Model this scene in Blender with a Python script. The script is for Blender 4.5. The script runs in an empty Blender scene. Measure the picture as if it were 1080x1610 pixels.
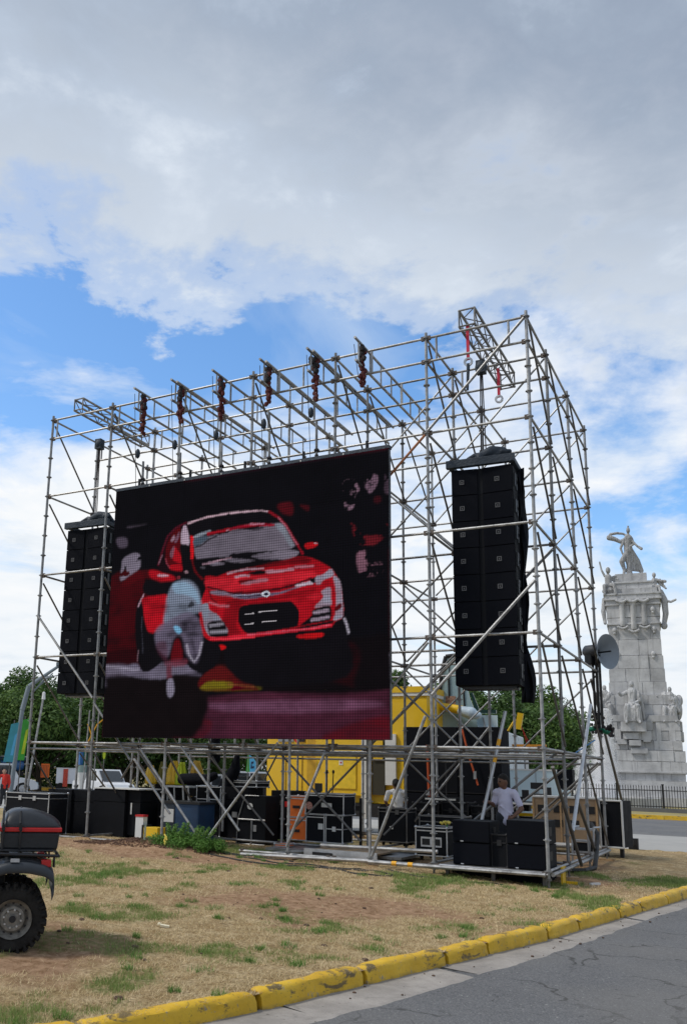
import bpy, bmesh, math, random
import numpy as np
from mathutils import Vector, Matrix, Euler
random.seed(7); RNG = np.random.default_rng(11)
S = bpy.context.scene
COL = S.collection
R = math.radians
YA, PI_, RO = -0.527, 0.207, 0.029

# ---------------------------------------------------------------- camera
cam = bpy.data.cameras.new('camera'); cam_o = bpy.data.objects.new('camera', cam); COL.objects.link(cam_o)
fw = Vector((math.sin(YA)*math.cos(PI_), math.cos(YA)*math.cos(PI_), math.sin(PI_)))
rt = Vector((math.cos(YA), -math.sin(YA), 0)); up = rt.cross(fw)
r2 = math.cos(RO)*rt + math.sin(RO)*up; u2 = -math.sin(RO)*rt + math.cos(RO)*up
M = Matrix((r2, u2, -fw)).transposed().to_4x4(); M.translation = Vector((14.859, -15.89, 1.777))
cam_o.matrix_world = M
cam.sensor_fit = 'VERTICAL'; cam.sensor_height = 24.0; cam.sensor_width = 16.1
cam.lens = 1402.0/1610*24.0
cam.shift_x = 160.5/1610; cam.shift_y = 113.1/1610
cam.clip_start = 0.1; cam.clip_end = 3000
S.camera = cam_o

# ---------------------------------------------------------------- light
SUN_EL, SUN_AZ = R(52), R(235)      # azimuth clockwise from +y
S.view_settings.view_transform = 'Standard'; S.view_settings.look = 'None'
S.cycles.volume_bounces = 6
S.view_settings.exposure = 0.0; S.view_settings.gamma = 1.0; S.view_settings.use_curve_mapping = False
sun = bpy.data.lights.new('sun', 'SUN'); sun.energy = 2.3; sun.angle = R(9); sun.color = (1.0, .95, .88)
sun_o = bpy.data.objects.new('sun', sun); COL.objects.link(sun_o)
sd = Vector((math.sin(SUN_AZ)*math.cos(SUN_EL), math.cos(SUN_AZ)*math.cos(SUN_EL), math.sin(SUN_EL)))
sun_o.rotation_euler = (-sd).to_track_quat('-Z', 'Y').to_euler(); sun_o.location = sd*60

def nodes_of(nt):
    def N(t, **k):
        n = nt.nodes.new(t)
        for a, v in k.items():
            if a.startswith('i_'):
                key = a[2:]; key = int(key) if key.isdigit() else key.replace('_', ' ')
                n.inputs[key].default_value = v
            else: setattr(n, a, v)
        return n
    def L(a, b): nt.links.new(a, b)
    def math_(op, a, b=None, c=None, clamp=False):
        n = nt.nodes.new('ShaderNodeMath'); n.operation = op; n.use_clamp = clamp
        for i, x in enumerate((a, b, c)):
            if x is None: continue
            if isinstance(x, (int, float)): n.inputs[i].default_value = x
            else: nt.links.new(x, n.inputs[i])
        return n.outputs[0]
    def ramp(x, pts, interp='LINEAR'):
        n = nt.nodes.new('ShaderNodeValToRGB'); cr = n.color_ramp; cr.interpolation = interp
        while len(cr.elements) < len(pts): cr.elements.new(0.5)
        for e, (p, c) in zip(cr.elements, pts):
            e.position = p; e.color = (c, c, c, 1) if isinstance(c, (int, float)) else (*c, 1)
        nt.links.new(x, n.inputs[0]); return n.outputs[0]
    def mix(f, a, b, kind='MIX'):
        n = nt.nodes.new('ShaderNodeMixRGB'); n.blend_type = kind
        for i, x in enumerate((f, a, b)):
            if isinstance(x, (int, float)): n.inputs[i].default_value = x
            elif isinstance(x, tuple): n.inputs[i].default_value = (*x, 1)
            else: nt.links.new(x, n.inputs[i])
        return n.outputs[0]
    return N, L, math_, ramp, mix

def make_world():
    w = bpy.data.worlds.new('World'); S.world = w; w.use_nodes = True
    nt = w.node_tree; nt.nodes.clear(); N, L, m, ramp, mix = nodes_of(nt)
    sky = N('ShaderNodeTexSky', sky_type='NISHITA', sun_disc=False, sun_elevation=SUN_EL, sun_rotation=SUN_AZ,
            air_density=1.0, dust_density=0.7, ozone_density=1.6)
    tc = N('ShaderNodeTexCoord'); sp = N('ShaderNodeSeparateXYZ'); L(tc.outputs['Generated'], sp.inputs[0])
    z = m('ADD', m('MAXIMUM', sp.outputs[2], 0.0), 0.10)
    # plane coordinates: a = across the view, q = along the wind that carries the cloud deck
    ca, sa = math.cos(YA), math.sin(YA)
    a = m('DIVIDE', m('ADD', m('MULTIPLY', sp.outputs[0], ca), m('MULTIPLY', sp.outputs[1], -sa)), z)
    q = m('DIVIDE', m('ADD', m('MULTIPLY', sp.outputs[0], sa), m('MULTIPLY', sp.outputs[1], ca)), z)
    cb = N('ShaderNodeCombineXYZ'); L(a, cb.inputs[0]); L(q, cb.inputs[1])
    def noise(scale, detail, rough, off, dist=0.0, vec=None):
        mp = N('ShaderNodeMapping'); mp.inputs['Location'].default_value = off
        L(vec or cb.outputs[0], mp.inputs[0])
        n = N('ShaderNodeTexNoise'); n.inputs['Scale'].default_value = scale; n.inputs['Detail'].default_value = detail
        n.inputs['Roughness'].default_value = rough; n.inputs['Distortion'].default_value = dist
        L(mp.outputs[0], n.inputs[0]); return n.outputs[0]
    big = noise(1.1, 3, .5, (3.2, 1.3, 0)); det = noise(3.0, 9, .58, (7.1, 2.2, 1.0), .25)
    fine = noise(7.0, 9, .62, (1.7, 5.2, 2.0), .2)
    # overhead grey deck, ends at q ~ 1.5 with a ragged edge
    edge = m('ADD', m('MULTIPLY', m('SUBTRACT', big, .5), .50), m('MULTIPLY', m('SUBTRACT', det, .5), 0.95))
    edge = m('ADD', edge, m('MULTIPLY', m('SUBTRACT', fine, .5), 0.65))
    side = m('ADD', m('MULTIPLY', a, 0.13), 1.41)
    deck = m('SUBTRACT', m('ADD', side, edge), q)
    deckm = ramp(m('ADD', m('MULTIPLY', deck, 3.6), .40, clamp=True), [(0.0, 0.0), (.40, .6), (1.0, 1.0)], 'EASE')
    # broken white clouds beyond the deck
    wv = m('ADD', m('MULTIPLY', noise(0.95, 10, .60, (2.3, 8.4, 3.0), .35), .75), m('MULTIPLY', noise(2.6, 8, .6, (4.3, 1.4, 6.0), .3), .25))
    thr = m('MULTIPLY', m('SUBTRACT', q, 2.0), .11)
    broke = ramp(m('ADD', wv, m('MINIMUM', thr, .16)), [(0.475, 0.0), (.545, .65), (.61, 1.0)])
    veil = ramp(noise(1.7, 7, .55, (9.3, 3.4, 1.0), .8), [(0.50, 0.0), (.75, .45)])
    # colours (physical, Background strength is 0.1)
    shade = m('ADD', m('ADD', m('MULTIPLY', big, .42), m('MULTIPLY', det, .40)), m('MULTIPLY', fine, .18)); shade = m('ADD', m('MULTIPLY', m('SUBTRACT', shade, .5), 2.1), .5); shade = m('ADD', shade, m('MULTIPLY', a, -.03))
    dc = ramp(shade, [(.28, (2.9, 3.5, 4.6)), (.44, (3.6, 4.3, 5.4)), (.56, (4.9, 5.7, 6.9)), (.70, (7.6, 8.3, 9.2))])
    rim = ramp(m('MULTIPLY', deck, 1.1, clamp=True), [(0.0, 1.0), (.55, 0.0)])
    dc = mix(m('MULTIPLY', rim, .75), dc, (7.4, 8.1, 9.0))
    wc = ramp(m('ADD', m('MULTIPLY', det, .5), m('MULTIPLY', wv, .5)), [(.40, (7.2, 8.0, 8.9)), (.50, (9.0, 9.4, 9.8)), (.6, (9.8, 9.9, 10.0))])
    skyc = N('ShaderNodeHueSaturation'); skyc.inputs['Saturation'].default_value = 1.22; skyc.inputs['Value'].default_value = 2.2
    L(sky.outputs[0], skyc.inputs['Color'])
    base = mix(veil, skyc.outputs[0], (7.4, 8.4, 9.4))
    c = mix(broke, base, wc); c = mix(deckm, c, dc)
    hz = ramp(sp.outputs[2], [(0.0, 1.0), (.26, 0.0)])
    c = mix(m('MULTIPLY', hz, .62), c, (8.3, 8.9, 9.5))
    gnd = ramp(sp.outputs[2], [(0.0, 0.0), (0.001, 1.0)])
    bg = N('ShaderNodeBackground'); bg.inputs['Strength'].default_value = 0.1; L(c, bg.inputs[0])
    out = N('ShaderNodeOutputWorld'); L(bg.outputs[0], out.inputs[0])
make_world()

# ---------------------------------------------------------------- materials
MATS = {}
def mat(name, col, rough=.6, metal=0.0, var=.15, scale=6.0, bump=.0, spec=.5, emit=None, coat=0.0, obj=False, alpha=None):
    if name in MATS: return MATS[name]
    mt = bpy.data.materials.new(name); mt.use_nodes = True; nt = mt.node_tree
    N, L, m, ramp, mix = nodes_of(nt)
    b = nt.nodes['Principled BSDF']
    b.inputs['Roughness'].default_value = rough; b.inputs['Metallic'].default_value = metal
    b.inputs['Specular IOR Level'].default_value = spec; b.inputs['Coat Weight'].default_value = coat
    tc = N('ShaderNodeTexCoord')
    n = N('ShaderNodeTexNoise'); n.inputs['Scale'].default_value = scale; n.inputs['Detail'].default_value = 6; n.inputs['Roughness'].default_value = .65
    L(tc.outputs['Object'], n.inputs[0])
    dk = tuple(c*(1-var) for c in col); lt = tuple(min(1, c*(1+var)) for c in col)
    c = ramp(n.outputs[0], [(.3, dk), (.7, lt)])
    if obj:
        oi = N('ShaderNodeObjectInfo'); v = ramp(oi.outputs['Random'], [(0, 1-obj), (1, 1+obj)])
        c = mix(1.0, c, v, 'MULTIPLY')
    L(c, b.inputs['Base Color'])
    L(ramp(n.outputs[0], [(.3, max(0, rough-.08)), (.7, min(1, rough+.1))]), b.inputs['Roughness'])
    if bump:
        bp = N('ShaderNodeBump'); bp.inputs['Strength'].default_value = bump; bp.inputs['Distance'].default_value = .02
        n2 = N('ShaderNodeTexNoise'); n2.inputs['Scale'].default_value = scale*6; n2.inputs['Detail'].default_value = 5
        L(tc.outputs['Object'], n2.inputs[0]); L(n2.outputs[0], bp.inputs['Height']); L(bp.outputs[0], b.inputs['Normal'])
    if emit: b.inputs['Emission Color'].default_value = (*emit, 1); b.inputs['Emission Strength'].default_value = 1
    MATS[name] = mt; return mt

GALV = mat('galvanised_steel', (.31, .31, .31), .5, .7, .50, 5.0, .15, obj=.28)
CPL = mat('rusty_coupler', (.13, .105, .09), .7, .4, .5, 20, .2)
GALVD = mat('weathered_steel', (.17, .165, .16), .55, .6, .35, 4.0, .1, obj=.2)
RUST = mat('rusty_tube_paint', (.38, .16, .08), .7, .2, .3, 9)
ALU = mat('aluminium', (.52, .53, .55), .38, .8, .15, 8)
BLK = mat('black_paint', (.009, .010, .012), .6, 0, .35, 3, .15, spec=.2)
BLK2 = mat('charcoal_cabinet', (.007, .008, .011), .7, 0, .3, 4, .2, spec=.16, obj=.2)
BLKF = mat('black_fabric', (.008, .009, .013), .9, 0, .3, 2, .3, spec=.15)
GRILLE = mat('speaker_grille', (.006, .007, .011), .85, .0, .2, 60, .5, spec=.1)
DKBLU = mat('dark_blue_tarp', (.015, .05, .12), .5, 0, .25, 3, .3)
NAVYC = mat('navy_cover', (.018, .030, .048), .6, 0, .3, 4, .6)
WHT = mat('white_paint', (.75, .76, .78), .4, 0, .05, 3)
YEL = mat('yellow_paint', (.80, .50, .012), .42, 0, .06, 1.2, coat=.2)
YELT = mat('yellow_tape', (.85, .42, .02), .5, 0, .1, 8)
ORG = mat('orange_laminate', (.85, .17, .015), .5, 0, .08, 4, .1)
RED = mat('red_plastic', (.50, .012, .012), .4, 0, .1, 6)
REDC = mat('red_strap', (.55, .02, .06), .7, 0, .25, 14)
CHAINR = mat('red_chain_bag', (.10, .015, .015), .7, .1, .7, 25, .8)
CHAINB = mat('black_chain_bag', (.025, .02, .022), .7, .1, .5, 25, .8)
WOOD = mat('plywood', (.42, .27, .14), .7, 0, .2, 4, .2)
TAN = mat('tan_plywood', (.30, .21, .13), .7, 0, .2, 3, .2)
TIRE = mat('tyre_rubber', (.022, .021, .020), .9, 0, .6, 7, .5, spec=.2)
PLAS = mat('black_plastic', (.012, .013, .016), .38, 0, .2, 5, .1)
FEND = mat('dark_grey_fender', (.026, .031, .038), .38, 0, .12, 4, .08)
RIM = mat('painted_wheel_steel', (.24, .225, .20), .6, .4, .45, 14, .3)
GLASS = mat('dark_glass', (.03, .035, .04), .08, 0, .1, 1, spec=.8)
PALEG = mat('pale_window_glass', (.30, .42, .46), .08, .0, .25, .6, spec=.9)
COACH = mat('coach_silver_blue', (.50, .60, .68), .3, .1, .06, 2, coat=.3)
LBLUE = mat('light_blue_panel', (.55, .68, .74), .45, 0, .05, 1)
GREYP = mat('grey_panel', (.28, .31, .34), .5, 0, .08, 2)
SKIN = mat('brown_skin', (.16, .075, .045), .5, 0, .1, 9)
SKIN2 = mat('fair_skin', (.42, .24, .17), .5, 0, .1, 9)
HAIR = mat('black_hair', (.012, .010, .009), .8, 0, .4, 40, .5)
SHIRT = mat('pale_lilac_cotton', (.60, .58, .72), .85, 0, .05, 8, .3)
SHIRTW = mat('white_cotton', (.72, .72, .72), .85, 0, .05, 8, .3)
PANTS = mat('dark_trousers', (.02, .022, .028), .85, 0, .3, 8, .3)
REDJ = mat('red_jacket', (.6, .03, .02), .8, 0, .1, 8)
TEAL = mat('teal_flag', (.05, .30, .38), .7, 0, .15, 2)
GREEN = mat('green_flag', (.05, .35, .04), .7, 0, .2, 2)
LIME = mat('lime_cloth', (.50, .62, .03), .7, 0, .2, 3)
SKYB = mat('sky_blue_flag', (.10, .42, .68), .7, 0, .15, 2)
BLUE = mat('tank_blue', (.05, .17, .42), .35, 0, .12, 1.5, coat=.2)
NAVY = mat('deep_navy', (.012, .035, .09), .5, 0, .2, 1.5)
LAMPM = mat('lamp_post_blue_grey', (.20, .24, .27), .5, .3, .12, 2)
IRON = mat('dark_iron', (.02, .02, .022), .6, .3, .2, 3)
DKGRN = mat('green_hose', (.01, .22, .12), .5, 0, .15, 4)
BLUER = mat('blue_rope', (.02, .20, .50), .6, 0, .1, 4)
ORGR = mat('orange_strap', (.55, .09, .02), .7, 0, .2, 8)
PAPER = mat('white_paper', (.7, .7, .68), .8, 0, .05, 5)
CABLE = mat('black_cable', (.012, .012, .012), .6, 0, .2, 5)

def stone_mat():
    mt = bpy.data.materials.new('monument_marble'); mt.use_nodes = True; nt = mt.node_tree; N, L, m, ramp, mix = nodes_of(nt)
    b = nt.nodes['Principled BSDF']; b.inputs['Roughness'].default_value = .75
    g = N('ShaderNodeNewGeometry')
    n = N('ShaderNodeTexNoise'); n.inputs['Scale'].default_value = .7; n.inputs['Detail'].default_value = 8; n.inputs['Roughness'].default_value = .7
    L(g.outputs['Position'], n.inputs[0])
    c = ramp(n.outputs[0], [(.30, (.33, .33, .335)), (.48, (.47, .47, .475)), (.62, (.55, .55, .55))])
    oi = N('ShaderNodeObjectInfo'); c = mix(1, c, ramp(oi.outputs['Random'], [(0, .80), (.3, .97), (1, 1.06)]), 'MULTIPLY')
    st = N('ShaderNodeTexNoise'); st.inputs['Scale'].default_value = 1.0; st.inputs['Detail'].default_value = 5
    mp = N('ShaderNodeMapping'); mp.inputs['Scale'].default_value = (3.0, 3.0, .35); L(g.outputs['Position'], mp.inputs[0]); L(mp.outputs[0], st.inputs[0])
    c = mix(ramp(st.outputs[0], [(.55, 0.0), (.75, .55)]), c, (.20, .195, .19))
    L(c, b.inputs['Base Color'])
    bp = N('ShaderNodeBump'); bp.inputs['Strength'].default_value = .3; bp.inputs['Distance'].default_value = .05
    n2 = N('ShaderNodeTexNoise'); n2.inputs['Scale'].default_value = 6; L(g.outputs['Position'], n2.inputs[0]); L(n2.outputs[0], bp.inputs['Height']); L(bp.outputs[0], b.inputs['Normal'])
    return mt
STONE = stone_mat()
CARVED = STONE.copy(); CARVED.name = 'carved_marble'
def carve():
    nt = CARVED.node_tree; N, L, m, ramp, mix = nodes_of(nt); b = nt.nodes['Principled BSDF']; g = N('ShaderNodeTexCoord')
    mp = N('ShaderNodeMapping'); mp.inputs['Scale'].default_value = (5.5, 5.5, 1.1); L(g.outputs['Object'], mp.inputs[0])
    n = N('ShaderNodeTexNoise'); n.inputs['Scale'].default_value = 1.0; n.inputs['Detail'].default_value = 5; n.inputs['Distortion'].default_value = .7; L(mp.outputs[0], n.inputs[0])
    bp = N('ShaderNodeBump'); bp.inputs['Strength'].default_value = 1.0; bp.inputs['Distance'].default_value = .28; L(n.outputs[0], bp.inputs['Height']); L(bp.outputs[0], b.inputs['Normal'])
carve()

def leaf_mat(name, c0, c1, c2):
    mt = bpy.data.materials.new(name); mt.use_nodes = True; nt = mt.node_tree; N, L, m, ramp, mix = nodes_of(nt)
    b = nt.nodes['Principled BSDF']; b.inputs['Roughness'].default_value = .6; b.inputs['Specular IOR Level'].default_value = .25
    at = N('ShaderNodeAttribute', attribute_name='tint'); oi = N('ShaderNodeObjectInfo')
    v = m('ADD', m('MULTIPLY', at.outputs['Fac'], .8), m('MULTIPLY', oi.outputs['Random'], .2))
    c = ramp(v, [(0, c0), (.5, c1), (1, c2)])
    L(c, b.inputs['Base Color'])
    tr = N('ShaderNodeBsdfTranslucent'); L(c, tr.inputs[0]); ms = N('ShaderNodeMixShader'); ms.inputs[0].default_value = .25
    out = nt.nodes['Material Output']; L(b.outputs[0], ms.inputs[1]); L(tr.outputs[0], ms.inputs[2]); L(ms.outputs[0], out.inputs[0])
    return mt
LEAF = leaf_mat('tree_leaves', (.028, .062, .018), (.068, .13, .030), (.16, .25, .055))
LEAFB = leaf_mat('bush_leaves', (.05, .13, .02), (.13, .27, .05), (.30, .46, .12))
BARK = mat('bark', (.09, .07, .05), .9, 0, .3, 5, .6)

# ---------------------------------------------------------------- mesh helpers
def P(o, parent=None, mt=None, label=None, cat=None, group=None, kind=None):
    if parent is not None: o.parent = parent
    if label: o['label'] = label
    if cat: o['category'] = cat
    if group: o['group'] = group
    if kind: o['kind'] = kind
    return o
def thing(name, label, cat, loc=(0, 0, 0), rz=0.0, group=None):
    o = bpy.data.objects.new(name, None); COL.objects.link(o); o.location = loc; o.rotation_euler = (0, 0, rz)
    o.empty_display_size = .2
    return P(o, None, None, label, cat, group)

class MB:
    def __init__(s): s.v = []; s.f = []
    def add(s, vs, fs):
        n = len(s.v); s.v += [tuple(map(float, v)) for v in vs]; s.f += [tuple(i+n for i in f) for f in fs]; return s
    def box(s, x0, x1, y0, y1, z0, z1):
        return s.add([(x0,y0,z0),(x1,y0,z0),(x1,y1,z0),(x0,y1,z0),(x0,y0,z1),(x1,y0,z1),(x1,y1,z1),(x0,y1,z1)],
            [(0,3,2,1),(4,5,6,7),(0,1,5,4),(1,2,6,5),(2,3,7,6),(3,0,4,7)])
    def cbox(s, c, d, rot=None):
        m = rot if rot is not None else Matrix.Identity(3)
        vs = [(-1,-1,-1),(1,-1,-1),(1,1,-1),(-1,1,-1),(-1,-1,1),(1,-1,1),(1,1,1),(-1,1,1)]
        vs = [Vector(c)+m@Vector((a*d[0]/2, b*d[1]/2, e*d[2]/2)) for a, b, e in vs]
        return s.add(vs, [(0,3,2,1),(4,5,6,7),(0,1,5,4),(1,2,6,5),(2,3,7,6),(3,0,4,7)])
    def tube(s, a, b, r, n=8, r1=None, cap=True):
        a, b = Vector(a), Vector(b); d = (b-a)
        if d.length < 1e-6: return s
        d.normalize(); r1 = r if r1 is None else r1
        t = Vector((0,0,1)) if abs(d.z) < .95 else Vector((1,0,0))
        x = d.cross(t).normalized(); y = d.cross(x)
        vs = []
        for p, rr in ((a, r), (b, r1)):
            for i in range(n):
                an = 2*math.pi*i/n; vs.append(p+x*rr*math.cos(an)+y*rr*math.sin(an))
        fs = [(i, n+i, n+(i+1)%n, (i+1)%n) for i in range(n)]
        if cap: fs += [tuple(range(n)), tuple(range(2*n-1, n-1, -1))]
        return s.add(vs, fs)
    def path(s, pts, r, n=6):
        for a, b in zip(pts[:-1], pts[1:]): s.tube(a, b, r, n)
        return s
    def lathe(s, prof, n=24, axis='z', c=(0,0,0)):
        vs = []; k = len(prof)
        for i in range(n):
            an = 2*math.pi*i/n
            for r, h in prof:
                x, y, z = r*math.cos(an), r*math.sin(an), h
                if axis == 'y': x, y, z = x, h, y
                if axis == 'x': x, y, z = h, x, y
                vs.append((x+c[0], y+c[1], z+c[2]))
        fs = []
        for i in range(n):
            j = (i+1) % n
            for a in range(k-1): fs.append((i*k+a, j*k+a, j*k+a+1, i*k+a+1))
        return s.add(vs, fs)
    def prism(s, pts, y0, y1):     # outline in xz, thickness in y
        n = len(pts); vs = [(x, y0, z) for x, z in pts]+[(x, y1, z) for x, z in pts]
        fs = [tuple(range(n)), tuple(range(2*n-1, n-1, -1))]+[(i, n+i, n+(i+1)%n, (i+1)%n) for i in range(n)]
        return s.add(vs, fs)
    def ball(s, c, r, n=10, k=7, sc=(1,1,1)):
        vs = []; 
        for j in range(k+1):
            ph = math.pi*j/k
            for i in range(n):
                an = 2*math.pi*i/n
                vs.append((c[0]+r*sc[0]*math.sin(ph)*math.cos(an), c[1]+r*sc[1]*math.sin(ph)*math.sin(an), c[2]+r*sc[2]*math.cos(ph)))
        fs = [(j*n+i, (j+1)*n+i, (j+1)*n+(i+1)%n, j*n+(i+1)%n) for j in range(k) for i in range(n)]
        return s.add(vs, fs)
    def mesh(s, name, mt=None, smooth=False, bevel=0.0, fixn=True):
        me = bpy.data.meshes.new(name); me.from_pydata(s.v, [], s.f)
        bm = bmesh.new(); bm.from_mesh(me)
        if bevel:
            bmesh.ops.bevel(bm, geom=[e for e in bm.edges], offset=bevel, segments=2, affect='EDGES', profile=.6)
        bmesh.ops.recalc_face_normals(bm, faces=bm.faces); bm.to_mesh(me); bm.free()
        if mt: me.materials.append(mt)
        if smooth:
            me.polygons.foreach_set('use_smooth', [True]*len(me.polygons)); 
            try: me.set_sharp_from_angle(angle=R(40))
            except Exception: pass
        me.update(); return me
    def build(s, name, mt, parent=None, smooth=False, bevel=0.0, **k):
        o = bpy.data.objects.new(name, s.mesh(name, mt, smooth, bevel)); COL.objects.link(o)
        return P(o, parent, None, **k)
def inst(name, me, parent=None, loc=(0,0,0), rot=(0,0,0), scale=(1,1,1), **k):
    o = bpy.data.objects.new(name, me); COL.objects.link(o); o.location = loc; o.rotation_euler = rot; o.scale = scale
    return P(o, parent, None, **k)
def copy_tree(o, parent=None, n=0):
    c = o.copy(); COL.objects.link(c)
    if parent is not None: c.parent = parent
    for ch in list(o.children): copy_tree(ch, c)
    return c
def np_mesh(name, V, F, mt, attrs=None, smooth=False):
    me = bpy.data.meshes.new(name); nv, nf, k = len(V), len(F), F.shape[1]
    me.vertices.add(nv); me.vertices.foreach_set('co', V.astype(np.float32).ravel())
    me.loops.add(nf*k); me.loops.foreach_set('vertex_index', F.astype(np.int32).ravel())
    me.polygons.add(nf); me.polygons.foreach_set('loop_start', np.arange(0, nf*k, k, dtype=np.int32))
    if smooth: me.polygons.foreach_set('use_smooth', np.ones(nf, bool))
    me.update(calc_edges=True); me.materials.append(mt)
    for nme, (typ, dat) in (attrs or {}).items():
        a = me.attributes.new(nme, typ, 'POINT'); a.data.foreach_set('value' if typ == 'FLOAT' else 'color', dat.astype(np.float32).ravel())
    return me

def vnoise(x, y, seed=0):
    def h(i, j): 
        t = np.sin(i*127.1+j*311.7+seed*74.7)*43758.5453; return t-np.floor(t)
    xi, yi = np.floor(x), np.floor(y); fx, fy = x-xi, y-yi; fx = fx*fx*(3-2*fx); fy = fy*fy*(3-2*fy)
    return (h(xi,yi)*(1-fx)+h(xi+1,yi)*fx)*(1-fy)+(h(xi,yi+1)*(1-fx)+h(xi+1,yi+1)*fx)*fy
def fbm(x, y, o=4, seed=0):
    s = 0; a = .5; t = 0
    for k in range(o): s = s+a*vnoise(x*2**k, y*2**k, seed+k*13); t += a; a *= .55
    return s/t

def remesh(name, mb, mt, vox, parent=None, smooth=4, **k):
    """a union of rounded volumes turned into ONE continuous sculpted surface"""
    o = bpy.data.objects.new(name, mb.mesh(name, mt)); COL.objects.link(o)
    r = o.modifiers.new('r', 'REMESH'); r.mode = 'VOXEL'; r.voxel_size = vox; r.use_smooth_shade = True
    s = o.modifiers.new('s', 'SMOOTH'); s.factor = .6; s.iterations = smooth
    dg = bpy.context.evaluated_depsgraph_get(); dg.update()
    me = bpy.data.meshes.new_from_object(o.evaluated_get(dg)); me.name = name
    o.modifiers.clear(); o.data = me
    if not me.materials: me.materials.append(mt)
    return P(o, parent, None, **k)
def capsule(mb, a, b, r0, r1=None, n=12):
    r1 = r0 if r1 is None else r1
    mb.tube(a, b, r0, n, r1); mb.ball(a, r0, n, 8); mb.ball(b, r1, n, 8); return mb
def limb(mb, pts, rs, n=12):
    for i in range(len(pts)-1): capsule(mb, pts[i], pts[i+1], rs[i], rs[i+1], n)
    return mb
# ================================================================ SETTING
KY = np.array([-60, -30, -16, -13, -10.7, -9.04, -7.65, -6.28, -5.45, -4.02, -3.02, -.59, 1.81, 4, 7, 9.5, 11.0, 11.45])
KX = np.array([-8, 1.5, 8.3, 9.6, 10.58, 11.14, 11.5, 11.84, 12.06, 12.41, 12.60, 13.08, 13.55, 14.05, 14.9, 16.2, 19, 30])
def face(x, y): return math.atan2(14.859-x, y+15.89)   # turned to look at the pavement the photographer stands on
def xk(y): return np.interp(y, KY, KX)
def sstep(a, b, x): t = np.clip((x-a)/(b-a), 0, 1); return t*t*(3-2*t)
def gz(x, y, rough=True):
    x = np.asarray(x, float); y = np.asarray(y, float)
    z = sstep(0, 5, xk(y)-x)*(.105+.013*np.clip(11.63-x, 0, 14))*(1-sstep(7.5, 11.5, y))
    z = z+.21*np.exp(-(((x-4.25)/1.25)**2+((y+.75)/.6)**2))
    if rough: z = z+((fbm(x*1.1, y*1.1, 4, 3)-.5)*.07+(fbm(x*5.5, y*5.5, 4, 13)-.5)*.038)*sstep(0, .5, xk(y)-x)
    return z
def greenness(x, y):
    g = fbm(x*1.3+5, y*1.3, 5, 21); g2 = fbm(x*.35, y*.35+9, 3, 5)
    e = g+.35*(g2-.5)+.10*np.exp(-((xk(y)-x-.5)/.5)**2)
    e = e-.10*np.exp(-(((x-9.6)/1.6)**2+((y+4.6)/1.5)**2))
    return np.clip((e-.565)*6.0, 0, .85)
def dirtness(x, y):
    d = fbm(x*.55+31, y*.55+7, 4, 44)+.45*np.exp(-(((x-9.9)/1.7)**2+((y+4.6)/1.4)**2))+.9*np.exp(-(((x-5.0)/2.3)**2+((y+1.1)/.8)**2))+.30*np.exp(-(((x-8.4)/1.0)**2+((y+9.3)/1.0)**2))
    d = d+.3*np.exp(-(((x-8.6)/1.8)**2+((y+7.9)/.45)**2))*0
    return np.clip((d-.55)*5.0, 0, 1)

def ground_mat():
    mt = bpy.data.materials.new('dry_lawn'); mt.use_nodes = True; nt = mt.node_tree; N, L, m, ramp, mix = nodes_of(nt)
    b = nt.nodes['Principled BSDF']; b.inputs['Roughness'].default_value = .95; b.inputs['Specular IOR Level'].default_value = .1
    g = N('ShaderNodeNewGeometry')
    def nz(s, d=6, r=.6):
        n = N('ShaderNodeTexNoise'); n.inputs['Scale'].default_value = s; n.inputs['Detail'].default_value = d; n.inputs['Roughness'].default_value = r; L(g.outputs['Position'], n.inputs[0]); return n.outputs[0]
    f = nz(28, 8, .75); c1 = nz(3.4, 8, .72)
    dry = mix(ramp(c1, [(.40, 0.0), (.60, 1.0)]), (.46, .32, .16), (.76, .60, .37))
    dry = mix(ramp(f, [(.38, .9), (.56, 0.0)]), dry, (.16, .10, .045))
    dry = mix(ramp(nz(9, 7, .7), [(.40, .55), (.6, 0.0)]), dry, (.33, .24, .12))
    grn = mix(ramp(f, [(.35, 0.0), (.7, 1.0)]), (.08, .115, .03), (.22, .26, .08))
    dirt = mix(ramp(nz(9, 8, .75), [(.38, 0.0), (.62, 1.0)]), (.24, .14, .075), (.50, .325, .205))
    a1 = N('ShaderNodeAttribute', attribute_name='green'); a2 = N('ShaderNodeAttribute', attribute_name='dirt'); a3 = N('ShaderNodeAttribute', attribute_name='mulch')
    gm = m('MULTIPLY', a1.outputs['Fac'], ramp(nz(11, 6, .7), [(.38, .1), (.58, 1.0)]))
    c = mix(a2.outputs['Fac'], dry, dirt); c = mix(m('MULTIPLY', gm, .8), c, grn)
    c = mix(a3.outputs['Fac'], c, mix(ramp(f, [(.4, 0.0), (.6, 1.0)]), (.06, .032, .02), (.18, .10, .06)))
    L(c, b.inputs['Base Color'])
    bp = N('ShaderNodeBump'); bp.inputs['Strength'].default_value = .9; bp.inputs['Distance'].default_value = .03; L(nz(40, 6, .8), bp.inputs['Height']); L(bp.outputs[0], b.inputs['Normal'])
    return mt
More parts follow.
